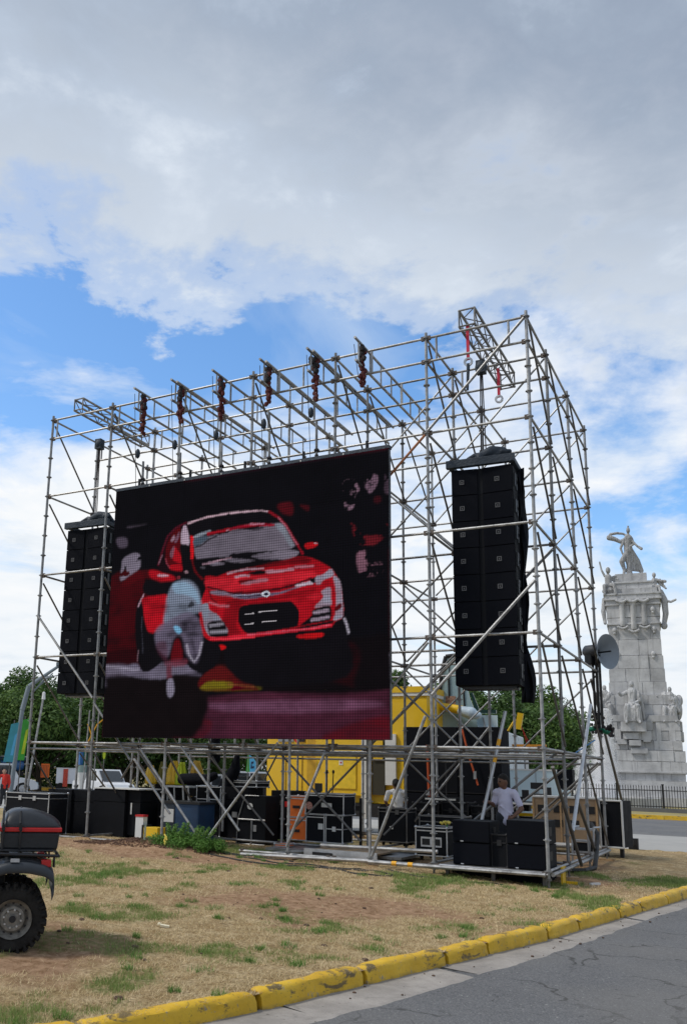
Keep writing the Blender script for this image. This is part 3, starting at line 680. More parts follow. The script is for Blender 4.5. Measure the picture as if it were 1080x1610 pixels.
# striding crowning figure with wind-blown cloth
st = MB(); z0 = 18.75
limb(st, [(-.05,0,20.9),(-.10,0,21.5),(-.02,0,22.0)], [.42,.36,.40]); st.ball((.02,-.03,22.72), .20, 14, 10, (.9,1,1.2)); limb(st, [(0,0,22.1),(.0,0,22.6)], [.14,.11])
st.ball((.02,.0,22.9), .12, 10, 6, (1.3,1,.7)); st.tube((.0,0,22.9), (.05,0,23.15), .06, 8, .1)
limb(st, [(-.15,-.05,20.8),(-.72,-.35,20.0),(-.52,-.2,19.3),(-.62,-.2,18.85)], [.30,.24,.16,.13]); limb(st, [(-.62,-.2,18.85),(-.95,-.35,18.78)], [.13,.09])
limb(st, [(.15,.05,20.8),(.55,.2,19.9),(.95,.35,19.2),(1.05,.4,18.0)], [.30,.24,.17,.15])
for k in range(9):     # long skirt sweeping back to the right
    t = k/8; limb(st, [(-.15+.35*t,-.25+.3*t,21.0),(-.2+.9*t,-.2+.4*t,20.1),(-.1+1.15*t,-.1+.5*t,19.35-.1*t)], [.20,.22,.15], 8)
limb(st, [(-.05,-.1,20.4),(-.1,-.1,19.4),(-.1,-.1,18.8)], [.28,.24,.30])
limb(st, [(-.25,-.1,22.0),(-.75,-.2,21.75),(-1.25,-.3,22.0),(-1.75,-.35,22.15)], [.15,.16,.20,.24], 10)
limb(st, [(.0,.1,22.2),(-.45,.1,22.5),(-1.0,-.1,22.55),(-1.6,-.3,22.45),(-1.85,-.35,22.1)], [.10,.10,.12,.12,.14], 10)
limb(st, [(-.5,-.2,21.7),(-.75,-.2,21.2),(-.62,-.2,20.7)], [.14,.12,.08])
limb(st, [(.30,.0,22.0),(.45,-.1,21.5),(.2,-.3,21.3)], [.13,.11,.08]); limb(st, [(.35,-.2,21.75),(.75,-.3,21.25),(1.1,-.35,21.0)], [.10,.10,.14])
remesh('crowning_statue', st, CARVED, .035, MON, 1)
# small winged figures at the cornice corners
def winged(x, y, z, s, sd):
    w = MB(); limb(w, [(x,y,z+.4*s),(x,y,z+.9*s)], [.25*s,.26*s]); w.ball((x+.02,y-.05,z+1.4*s), .2*s, 12, 9, (.9,1,1.15)); limb(w, [(x,y,z+.9*s),(x,y,z+1.3*s)], [.12*s,.09*s])
    limb(w, [(x-.25*s,y,z+1.05*s),(x-.45*s,y,z+1.45*s),(x-.55*s,y,z+2.0*s)], [.09*s,.07*s,.06*s]) if sd < 0 else limb(w, [(x+.2*s,y,z+1.0*s),(x+.6*s,y,z+.85*s),(x+1.0*s,y,z+.8*s)], [.12*s,.12*s,.14*s])
    limb(w, [(x-.1*s,y,z+.4*s),(x-.3*s,y-.4*s,z+.3*s),(x-.3*s,y-.5*s,z-.3*s)], [.17*s,.14*s,.1*s]); limb(w, [(x+.1*s,y,z+.4*s),(x+.4*s,y-.4*s,z+.35*s),(x+.5*s,y-.5*s,z-.3*s)], [.17*s,.14*s,.1*s])
    for k in range(5): limb(w, [(x+.15*s,y+.2*s,z+.9*s),(x+(.55+.12*k)*s,y+.1*s,z+(1.0-.2*k)*s)], [.10*s,.09*s], 8)
    w.ball((x, y, z), .42*s, 12, 8, (1.2, 1, .6)); remesh('winged_statue', w, CARVED, .035, MON, 1)
winged(-2.0, -1.9, 17.25, 1.25, -1); winged(2.0, -1.7, 17.1, .95, 1)
w = MB(); limb(w, [(2.5,-1.6,17.0),(2.75,-1.8,16.3),(2.8,-1.8,15.2),(2.6,-1.8,14.3)], [.25,.3,.26,.2]); limb(w, [(2.7,-1.8,16.3),(3.3,-2.0,16.1),(3.7,-2.1,16.25)], [.13,.1,.1]); w.ball((2.6,-1.8,14.2), .3, 10, 7)
remesh('corner_statue', w, CARVED, .04, MON, 1)
w = MB(); limb(w, [(-2.5,-1.6,16.6),(-2.6,-1.8,15.6),(-2.5,-1.8,14.6)], [.18,.22,.15]); remesh('corner_statue', w, CARVED, .04, MON, 1)

# ---------------------------------------------------------------- fountain spray
WATER = bpy.data.materials.new('water_spray'); WATER.use_nodes = True
b = WATER.node_tree.nodes['Principled BSDF']; b.inputs['Base Color'].default_value = (.97, .97, .98, 1); b.inputs['Roughness'].default_value = .5; b.inputs['Alpha'].default_value = 1.0
fo = thing('fountain', 'white fountain jets spraying in front of the monument, left of its base', 'fountain', (3.75, 53.9, 0), face(3.75, 53.9))
MB().lathe([(0,.1),(4.3,.1),(4.3,.75),(4.7,.75),(4.7,.05)], 48).build('basin', STONE, fo, smooth=True)
def spray(seed, x0, w, top, n, base=.3):
    rg = np.random.default_rng(seed); t = rg.random(n)**.85; z = base+(top-base)*t; wd = w*(.42+.62*(1-t)**.7)*np.sqrt(np.clip(1.02-t, .02, 1))**.35
    x = x0+rg.normal(size=n)*wd*.40-(1-t)*.10; y = rg.normal(size=n)*wd*.45
    a = rg.random(n)*6.28; s = .005+.008*rg.random(n)**2; h = s*(1.5+2.5*rg.random(n))
    c = np.stack([x, y, z], -1); dx = np.stack([np.cos(a)*s, np.sin(a)*s, 0*s], -1); dz = np.stack([0*s, 0*s, h], -1)
    V = np.stack([c-dx, c-dz, c+dx, c+dz], 1).reshape(-1, 3)
    return np_mesh('water_jet', V, np.arange(4*n).reshape(-1, 4), WATER)
VOL = bpy.data.materials.new('water_mist'); VOL.use_nodes = True; nt_ = VOL.node_tree; nt_.nodes.remove(nt_.nodes['Principled BSDF'])
pv_ = nt_.nodes.new('ShaderNodeVolumePrincipled'); pv_.inputs['Color'].default_value = (.99, .99, 1.0, 1); pv_.inputs['Density'].default_value = .75; nt_.links.new(pv_.outputs[0], nt_.nodes['Material Output'].inputs['Volume'])
def plume(x, w, top, base=.2):
    V = []; n = 20; k = 26
    for j in range(k+1):
        t = j/k; r = w*(1-t)**.45*(.85+.15*math.sin(j*1.3))*(1 if j else .9)
        for i in range(n): a = 6.2832*i/n; rr = r*(1+.10*math.sin(3*a+j*.8)+.06*math.sin(7*a+j)); V.append((x+rr*math.cos(a)-.25*(1-t), rr*math.sin(a), base+(top-base)*t))
    F = [(j*n+i, j*n+(i+1)%n, (j+1)*n+(i+1)%n, (j+1)*n+i) for j in range(k) for i in range(n)]+[tuple(range(n)), tuple(k*n+i for i in range(n-1, -1, -1))]
    MB().add(V, F).build('mist', VOL, fo, True)
plume(1.35, .95, 7.1); plume(1.1, 1.3, 5.6); plume(-.3, 1.0, 4.2)
inst('water_jet', spray(3, 1.35, .95, 7.0, 110000), fo, kind='stuff'); inst('water_jet', spray(4, .9, 1.3, 5.8, 40000), fo, kind='stuff'); inst('water_jet', spray(5, -.3, 1.1, 4.2, 8000), fo, kind='stuff')

# ---------------------------------------------------------------- railing
fn = thing('railing', 'long black iron railing of thin pickets across the road in front of the monument', 'railing', (-13, 44.9, 0), math.atan2(1.75, 11.0))
pk = MB().box(-.018, .018, -.018, .018, .12, 1.48); pk.tube((0,0,1.48), (0,0,1.62), .03, 4, .002); PK = pk.mesh('picket', IRON)
ps = MB().box(-.06, .06, -.06, .06, 0, 1.62); ps.box(-.08, .08, -.08, .08, 1.62, 1.68); PS = ps.mesh('post', IRON)
for i in range(290): inst('picket', PK, fn, (i*.16+4.0, 0, .05))
for i in range(19): inst('post', PS, fn, (i*2.72+.6, .0, .05))
for z in (.30, 1.30): MB().box(0, 51, -.022, .022, z, z+.05).build('rail', IRON, fn)

# ---------------------------------------------------------------- street furniture at left
def at_(x, y): return (x, y, 0)
sl = thing('street_lamp', 'blue-grey street lamp with a bent double arm above the left scaffold edge', 'street lamp', (-16.4, 16.5, 0), face(-16.4, 16.5))
MB().tube((0,0,0), (.28,0,4.4), .11, 12, .10).tube((.28,0,4.4), (.5,0,5.55), .12, 12, .11).build('pole', LAMPM, sl, smooth=True)
MB().tube((.5,0,5.55), (1.9,0,6.65), .10, 8, .07).build('arm', LAMPM, sl)
MB().tube((.6,.0,5.1), (1.25,-.1,6.0), .035, 6).tube((.62,.0,5.2), (1.6,-.1,6.25), .035, 6).build('brace', LAMPM, sl)
MB().cbox((2.05,0,6.72), (.62,.3,.15)).cbox((2.0,0,6.63), (.4,.2,.06)).build('lamp_head', LAMPM, sl)
MB().tube((1.2,-.1,5.95), (1.55,-.1,6.1), .06, 8).tube((1.5,-.1,6.05), (2.0,-.1,6.2), .03, 6).cbox((1.98,-.1,6.05), (.22,.16,.14)).build('camera_bracket', GREYP, sl)
sl2 = thing('flag_pole', 'thin pale pole with small white lamp, just right of the street lamp', 'pole', (-15.6, 16.7, 0), face(-15.6, 16.7))
MB().tube((0,0,0), (.5,0,4.9), .055, 8, .05).build('pole', GALV, sl2); MB().lathe([(0,4.9),(.09,4.92),(.07,5.25),(0,5.3)], 10, c=(.52,0,0)).build('lamp', WHT, sl2)
def banner(name, label, x, y, z0, z1, w, m1, m2, lean=.12):
    t = thing(name, label, 'banner', (x, y, 0), face(x, y)); MB().tube((0,0,0), (lean,0,z1+.1), .03, 6).build('pole', GALVD, t)
    MB().prism([(-w*.6, z0), (w*.45, z0), (w*.5+lean, z1), (-w*.35+lean, z1-.1)], -.03, .03).build('banner_cloth', m1, t)
    MB().prism([(w*.1, z0+.3), (w*.4, z0+.3), (w*.4+lean, z1-.5), (w*.15+lean, z1-.6)], -.04, -.031).build('banner_print', m2, t); return t
banner('banner', 'tall teal banner left of the green one beside the street lamp', -15.85, 15.7, 1.9, 3.75, .42, TEAL, SKYB)
banner('banner', 'tall bright green banner right of the teal one', -16.8, 17.4, 2.0, 4.05, .5, GREEN, LIME)
fl = thing('feather_flag', 'blue and green feather flag under the middle of the screen', 'flag', (-4.7, 19.0, 0), face(-4.7, 19.0))
MB().tube((-.16,0,0), (-.1,0,2.55), .02, 6).build('pole', GALVD, fl); MB().prism([(-.2,1.75),(-.03,1.76),(-.07,2.5),(-.14,2.5)], -.01, .01).build('flag_edge', GREEN, fl); MB().prism([(-.03,1.76),(.38,1.78),(.28,2.1),(.12,2.38),(-.07,2.5)], -.01, .01).build('flag_cloth', SKYB, fl)
MB().prism([(.02,2.2),(.14,2.22),(.12,2.12),(.05,2.11),(.06,2.0),(.16,2.02),(.15,1.92),(.0,1.9)], -.018, -.011).build('flag_print', NAVY, fl)
# round yellow sign & oval sign
t = thing('round_sign', 'round yellow sign on a thin pole at the far left edge', 'sign', (-17.6, 15.6, 0), face(-17.6, 15.6)); MB().tube((0,.03,0), (0,.03,2.9), .03, 6).build('pole', GALVD, t); MB().lathe([(0,-.02),(.18,-.02),(.18,.02),(0,.02)], 8, 'y', (0,0,2.95)).build('sign_face', YEL, t)
t = thing('oval_sign', 'small pale oval sign on a pole left of the left array foot', 'sign', (-13.8, 20.2, 0), face(-13.8, 20.2)); MB().tube((0,.03,0), (0,.03,2.6), .03, 6).build('pole', GALVD, t); MB().lathe([(0,-.02),(.16,-.02),(.16,.02),(0,.02)], 16, 'y', (0,0,0)).build('sign_face', LIME, t)
t.children[1].location = (0, 0, 2.4); t.children[1].scale = (.45, 1, 1.4)
t = thing('lamp_post', 'slim dark lamp post with a square head between the scaffold legs at left', 'street lamp', (-14.2, 19.5, 0), face(-14.2, 19.5)); MB().tube((0,0,0), (0,0,2.5), .07, 8, .05).build('pole', GALVD, t); MB().cbox((0,0,2.62), (.24,.24,.3)).build('lamp_head', GALVD, t)

# ---------------------------------------------------------------- vehicles far behind
def car(name, label, loc, rz, L_, H, W_, body, kind='suv', cat='car'):
    t = thing(name, label, cat, loc, rz)
    h0, h1 = .32, .95*H/1.7; rr = .36*H/1.7
    if kind == 'pickup': roof = [(-L_*.18,h1),(-L_*.10,H),(L_*.16,H),(L_*.27,h1)]
    elif kind == 'sedan': roof = [(-L_*.30,h1),(-L_*.15,H),(L_*.12,H),(L_*.27,h1)]
    elif kind == 'van': roof = [(-L_*.49,h1),(-L_*.48,H),(L_*.28,H),(L_*.40,h1)]
    else: roof = [(-L_*.47,h1),(-L_*.42,H),(L_*.15,H),(L_*.26,h1)]
    low = [(-L_/2,h0+.05),(-L_/2+.02,h1-.08)]+[(-L_*.47,h1)]+[(L_*.30,h1-.02),(L_*.46,h1-.14),(L_/2,h1-.35),(L_/2,h0+.05)]
    def arch(cx): return [(cx+rr*1.15*math.cos(a), h0+rr*1.1*max(0, math.sin(a))) for a in np.linspace(0, math.pi, 7)]
    pts = low+arch(L_*.31)+arch(-L_*.31)
    pts = low+[(p[0], max(h0, p[1])) for p in arch(L_*.31)]+[(p[0], max(h0, p[1])) for p in arch(-L_*.31)]
    MB().prism(pts, -W_/2, W_/2).build('body', body, t)
    MB().prism([(roof[0][0], h1-.01)]+roof[1:3]+[(roof[3][0], h1-.01)], -W_/2+.1, W_/2-.1).build('cabin', body, t)
    x0, x1, x2, x3 = roof[0][0], roof[1][0], roof[2][0], roof[3][0]
    for s in (-1, 1):
        a, c = (x1+.08, x2-.02); mid = (a+c)/2
        for q0, q1 in ((a, mid-.04), (mid+.04, c)):
            MB().prism([(q0-.02, h1+.04), (q1+.08 if q1 == c else q1, h1+.04), (q1, H-.1), (q0, H-.1)], s*(W_/2-.095)-.006, s*(W_/2-.095)+.006).build('side_window', GLASS, t)
        for cx in (L_*.31, -L_*.31):
            w = MB().lathe([(0,-.1),(rr*.6,-.1),(rr*.9,-.11),(rr,-.07),(rr,.07),(rr*.9,.11),(rr*.6,.1),(0,.1)], 18, 'y', (cx, s*(W_/2-.1), rr)).build('wheel', TIRE, t, True)
            MB().lathe([(0,-.125),(rr*.55,-.12),(rr*.6,-.10),(rr*.6,.10),(rr*.55,.12),(0,.125)], 14, 'y', (cx, s*(W_/2-.1), rr)).build('rim', ALU, w)
        MB().cbox((L_/2-.03, s*W_*.36, h1-.32), (.1,.3,.14)).build('headlight', PALEG, t); MB().cbox((-L_/2+.02, s*W_*.4, h1-.25), (.06,.16,.24)).build('tail_light', RED, t)
    ws = MB(); ws.add([(x3-.02,-W_/2+.18,h1+.05),(x3-.02,W_/2-.18,h1+.05),(x2+.07,W_/2-.22,H-.08),(x2+.07,-W_/2+.22,H-.08)], [(0,1,2,3)])
    for i in range(4): v = ws.v[i]; ws.v[i] = (v[0]+.05, v[1], v[2])
    ws.build('windscreen', GLASS, t); MB().cbox((L_/2, 0, h0+.18), (.14, W_*.96, .2)).build('bumper', GREYP, t); return t
car('suv', 'white off-road car parked past the left end of the scaffold, rear to the left', (-23.8, 23.2, .06), face(-23.8, 23.2), 4.4, 1.78, 1.85, WHT)
car('car', 'white car seen from the front behind the second scaffold leg', (-19.3, 27.2, .06), face(-19.3, 27.2)-R(60), 4.3, 1.6, 1.8, WHT, 'sedan')
car('car', 'silver saloon car with dark windows seen under the screen', (-11.9, 28.6, .06), face(-11.9, 28.6), 4.3, 1.52, 1.75, mat('silver_car_paint', (.55,.57,.6), .3, .4, .05, 2), 'sedan')
car('suv', 'small white off-road car seen under the screen, left of the yellow truck', (-13.1, 34.9, .06), face(-13.1, 34.9), 3.8, 1.72, 1.7, WHT)
car('car', 'dark car behind the silver one under the screen', (-9.9, 28.0, .06), face(-9.9, 28.0)+math.pi, 4.2, 1.46, 1.7, mat('black_car_paint', (.02,.02,.025), .25, .2, .1, 2), 'sedan')
# tank trailer
t = thing('tank_trailer', 'long blue tank trailer behind the white off-road car at far left', 'trailer', (-30.3, 29.8, .1), face(-30.3, 29.8))
tk = MB(); tk.lathe([(0,-3.2),(.32,-3.15),(.42,-2.9),(.42,1.3),(.32,1.55),(0,1.6)], 20, 'x', (0,0,1.68)); tk.build('tank', BLUE, t, True)
MB().box(-3.3, 1.7, -.5, .5, 1.98, 2.2).build('deck', NAVY, t); MB().box(-3.2, 1.8, -.55, .55, 2.2, 2.26).build('deck_rail', PAPER, t); MB().box(-3.2, 1.6, -.35, .35, .95, 1.25).build('chassis', IRON, t)
for x in (-2.2, -1.2, .9): MB().lathe([(0,-.7),(.48,-.7),(.5,-.6),(.5,.6),(.48,.7),(0,.7)], 18, 'y', (x,0,.5)).build('wheel', TIRE, t, True)
t = thing('container', 'orange box at the tail of the blue tank trailer', 'container', (-27.2, 31.0, .1), face(-27.2, 31.0)); MB().box(-.38,.18,-.4,.4,.9,1.8).build('body', ORG, t)
for k in range(5): MB().box(-.36+k*.105,-.31+k*.105,-.43,-.4,.95,1.75).build('rib', mat('dark_orange', (.4,.09,.02), .6), t)
t = thing('trailer', 'long white trailer with a red door banner behind the left scaffold legs', 'trailer', (-25.5, 31.6, .1), face(-25.5, 31.6)); MB().box(-1.0,1.2,-.8,.8,.55,1.5).build('body', WHT, t); MB().box(-1.02,1.22,-.82,.82,1.5,1.57).build('roof', PAPER, t)
MB().box(-.55,-.25,-.86,-.81,.35,1.5).build('red_banner', mat('red_print', (.55,.06,.03), .6, 0, .5, 14), t)
for x in (-.7, .9): MB().lathe([(0,-.85),(.3,-.85),(.3,.85),(0,.85)], 14, 'y', (x,0,.3)).build('wheel', TIRE, t, True)
t = thing('wall', 'low white block wall behind the parked cars under the screen', 'wall', (-15.0, 36.1, 0), math.atan2(1.24, 2.27))
for r in range(5):
    for c in range(9): MB().box(c*.42-(r%2)*.2, c*.42+.405-(r%2)*.2, 0, .2, .0+r*.36, .345+r*.36).build('concrete_block', PAPER, t)
t = thing('planter', 'white flared pedestal carrying a grey-green drum and blue bin', 'planter', (-14.5, 19.4, -.0), face(-14.5, 19.4))
MB().lathe([(0,.3),(.12,.3),(.12,.9),(.26,1.4),(.26,1.5),(0,1.5)], 18).build('pedestal', PAPER, t, True); MB().lathe([(0,1.5),(.27,1.5),(.27,1.85),(0,1.85)], 18).build('drum', mat('grey_green', (.22,.30,.28), .5), t, True)
MB().lathe([(0,1.86),(.17,1.86),(.2,2.5),(0,2.5)], 4, c=(-.12,0,0)).build('blue_bin', BLUE, t); MB().lathe([(0,1.86),(.14,1.86),(.17,2.5),(0,2.5)], 4, c=(.17,0,0)).build('green_bin', mat('dark_green_bin', (.03,.14,.07), .5), t)
t = thing('tape_mast', 'slim white lattice mast wrapped in yellow crossed ribbon behind the left array', 'mast', (-10.4, 14.9, 0), face(-10.4, 14.9))
MB().tube((-.22,0,0), (-.1,0,4.2), .035, 6).tube((.22,0,0), (.3,0,4.2), .035, 6).build('mast_tube', GALV, t); MB().path([(-.2,0,2.6),(.25,0,3.6),(.7,0,4.0)], .03).path([(.25,0,2.6),(-.15,0,3.6)], .03).build('yellow_ribbon', YELT, t)
# round plastic barriers etc. behind
t = thing('desk_truck', 'pale blue box truck parked behind the worker', 'truck', (8.35, 14.0, 0), R(12))
MB().box(-.95,1.15,-.9,.9,.75,2.05).build('box_body', LBLUE, t); MB().box(-.96,1.16,-.92,.92,2.05,2.1).build('roof', PAPER, t); MB().box(-.9,1.1,-.7,.7,.5,.75).build('chassis', IRON, t)
MB().box(.15,.17,-.915,-.9,.8,2.0).build('door_seam', GREYP, t); MB().box(.2,.24,-.94,-.9,1.3,1.5).build('handle', ALU, t)
for x in (-.6, .8): MB().lathe([(0,-.85),(.42,-.85),(.42,.85),(0,.85)], 16, 'y', (x,0,.42)).build('wheel', TIRE, t, True)
t = thing('kiosk', 'small white frame kiosk glimpsed above the pale blue truck', 'kiosk', (5.6, 24, 0), R(30)); MB().box(-.5,.4,-.4,.4,0,2.9).build('wall', PAPER, t); MB().box(-.35,.25,-.44,-.4,1.9,2.6).build('window', GLASS, t)
# ================================================================ SCAFFOLD
CX_ = [0, 1.88, 3.87, 5.77, 7.74, 9.69, 11.63]; RY = [0, 1.77, 4.04, 6.32]; LV = [.3, 2.3, 4.3, 6.3, 8.3, 9.8, 10.3]
SC = thing('scaffold', 'huge open scaffold of galvanised ring-lock tubes carrying the video screen and speaker arrays', 'scaffold')
def standard(z0, z1):
    mb = MB(); mb.tube((0,0,z0), (0,0,z1), .030, 8); z = .3
    while z < z1+.01:
        if z >= z0: mb.tube((0,0,z-.008), (0,0,z+.008), .066, 8); mb.tube((0,0,z-.03), (0,0,z+.03), .038, 8)
        z += .5
    return mb.mesh('standard', GALV, True)
ST_FULL = standard(.18, 10.42); ST_UP = standard(2.2, 10.42); ST_LOW = standard(.18, 2.42)
JK = MB(); JK.tube((0,0,-.02), (0,0,.25), .02, 6); JK.tube((0,0,.1), (0,0,.13), .05, 6); JKM = JK.mesh('base_jack', GALVD, True)
SPM = MB().box(-.22,.16,-.12,.12,0,.035).mesh('sole_board', WOOD)
def leg(x, y, me, base=True):
    inst('standard', me, SC, (x, y, 0))
    if base:
        g = float(gz(x, y)); j = inst('base_jack', JKM, SC, (x, y, g+.03)); j.scale = (1, 1, max(.4, (.3-g)/.25)); inst('sole_board', SPM, SC, (x, y, g-.005), (0, 0, RNG.uniform(-.2, .4)))
for i, x in enumerate(CX_):
    for j, y in enumerate(RY):
        if j == 0 and i in (3, 4): leg(x, y, ST_UP, False)
        else: leg(x, y, ST_FULL)
for x in (6.83, 8.50): leg(x, -.02, ST_LOW)
inst('standard', standard(.5, 2.42), SC, (4.62, 1.2, 0))
def tb(name, a, b, r=.026, mt=GALV, par=None): 
    mb = MB().tube(a, b, r, 8)
    if name in ('ledger', 'transom'):
        a_, b_ = Vector(a), Vector(b); d = (b_-a_).normalized()
        for p in (a_+d*.06, b_-d*.06): mb.cbox(p, (.07 if abs(d.x) > .5 else .05, .05 if abs(d.x) > .5 else .07, .085))
    o = mb.build(name, mt, par or SC, smooth=True)
    if name in ('ledger', 'transom'):
        o.data.materials.append(CPL)
        for p in o.data.polygons[10:]: p.material_index = 1
    return o
for j, y in enumerate(RY):
    for z in LV:
        if z == 9.8 and j > 1: continue
        for i in range(6):
            if z == .3 and j == 0 and i in (2,): continue
            if z == .3 and j == 0: tb('ledger', (CX_[i], y-.035, z-.05), (CX_[i+1], y-.035, z-.05)); continue
            if j == 0 and z in (4.3, 6.3) and i in (2, 3): continue
            tb('ledger', (CX_[i], y, z), (CX_[i+1], y, z), .025)
for i, x in enumerate(CX_):
    for z in LV:
        for j in range(3):
            if z == 9.8 and i in (0, 2, 3, 4): continue
            if z == .3 and j == 0 and i in (3, 4): continue
            tb('transom', (x, RY[j], z), (x, RY[j+1], z), .025)
for j in (0, 1, 3):   # second chord just under the deck level
    tb('deck_chord', (0, RY[j]+.06, 2.16), (11.6, RY[j]+.06, 2.16), .024)
LF = [(10.25, 8.35), (8.2, 6.4), (6.2, 4.4), (4.2, 2.4), (2.2, .4)]
for i, x in enumerate(CX_):
    for j in range(3):
        for k, (a, b) in enumerate(LF):
            if k == 4 and (i in (3, 4, 5) or (i == 6 and j < 2)): continue
            if k == 3 and i in (3, 4, 5): continue
            if k in (1, 2, 3) and i in (1, 2, 3, 4) and j == 2: continue
            if i == 4 and j == 1 and k in (1, 3): continue
            if i in (0, 1, 2, 3) and k == 0 and j > 0: continue
            if i == 5 and j == 2 and k in (0, 2): continue
            tb('side_brace', (x+.045, RY[j]+.03, a-.1), (x+.045, RY[j+1]-.03, b), .021, GALVD)
for j in (1, 2, 3):
    for i in (4, 5):
        for k, (a, b) in enumerate(LF):
            if (i == 5 and k == 3 and j < 3) or (i, j, k) in ((4, 2, 1), (4, 1, 4), (4, 2, 4), (4, 3, 4), (5, 2, 4), (5, 1, 4)): continue
            tb('diagonal_brace', (CX_[i+1]-.04, RY[j]+.05, a), (CX_[i]+.04, RY[j]+.05, b), .021)
for j in (1, 2):
    for k, (a, b) in enumerate(LF[1:4]): tb('diagonal_brace', (CX_[4]+.04, RY[j]-.05, a), (CX_[5]-.04, RY[j]-.05, b), .021)
for a, b, r, mt in [((11.6,-.06,10.25),(9.72,-.06,8.33),.028,GALV),((9.66,-.06,8.25),(7.9,-.06,6.5),.026,RUST),((11.62,-.06,5.22),(9.72,-.06,3.24),.03,GALV),
  ((9.66,-.06,4.2),(8.2,-.06,2.5),.026,GALV),((9.7,1.82,4.2),(7.74,1.82,2.35),.026,GALV),((0.03,-.06,5.3),(1.86,-.06,3.3),.027,GALV),((1.9,-.06,3.2),(3.0,-.06,1.95),.027,GALV),
  ((2.8,.35,1.98),(3.82,.35,.85),.027,GALV),((2.8,.35,1.98),(2.3,.6,1.55),.024,GALVD),((4.28,-.03,2.25),(5.75,-.03,.62),.027,GALV),((3.2,.0,2.2),(4.9,.0,.30),.027,GALV),((6.6,-.08,2.35),(4.95,-.08,.33),.027,GALV),
  ((7.62,-.12,2.15),(6.86,-.14,.40),.03,GALV),((9.62,-.14,2.85),(8.58,-.14,.34),.03,GALV),
  ((1.9,1.7,2.2),(3.0,1.7,1.0),.024,GALVD),((3.8,1.72,2.2),(5.6,1.72,.45),.024,GALVD),((5.7,1.72,2.2),(7.6,1.72,.45),.024,GALVD),((7.7,1.72,2.2),(5.9,1.72,.45),.024,GALVD),((4.5,4.0,2.3),(3.9,4.0,1.2),.022,GALVD),((7.7,4.0,2.2),(9.6,4.0,.5),.024,GALVD),
  ((9.75,1.72,2.2),(8.1,1.72,.6),.02,GALVD),((9.8,4.1,.9),(11.5,4.1,2.25),.026,GALVD),((9.8,1.9,.9),(11.5,1.9,2.3),.026,GALV),((9.75,6.3,.6),(11.55,6.3,2.2),.026,GALVD),((9.7,1.77,.9),(8.3,1.77,-.0+.9),.0001,GALV),((7.74,4.04,.55),(9.69,4.04,2.9),.026,GALV)]:
    if r > .001: tb('raking_tube', a, b, r, mt)
# the two bright front/side props
tb('raking_tube', (11.74, 4.45, 3.38), (11.74, 1.7, .88), .034, ALU); tb('raking_tube', (11.52, 6.15, 4.1), (11.62, 11.2, .02), .032, GALVD)
MB().box(11.5,11.74,11.05,11.25,.02,.3).build('prop_foot', IRON, SC)
tb('raking_tube', (11.72, .25, 2.0), (11.78, 2.2, .25), .032, GALVD); tb('raking_tube', (11.7, 2.4, 1.5), (11.74, 4.3, .25), .032, GALVD)
for x0 in (6.83,): tb('base_tube', (5.95, -.30, .21), (8.5, -.08, .25), .034)
tb('base_tube', (5.98, -.30, .20), (6.9, 1.0, .25), .032); tb('base_tube', (8.5, -.1, .24), (11.6, -.1, .25), .036); tb('base_tube', (7.3, .45, .42), (9.6, .5, .45), .036); tb('base_tube', (11.7, .0, .25), (11.7, 6.3, .28), .034)
for x in (8.95, 9.25): MB().tube((x, -.1, .245), (x+.09, -.1, .245), .040, 8).build('yellow_tape_band', YELT, SC)
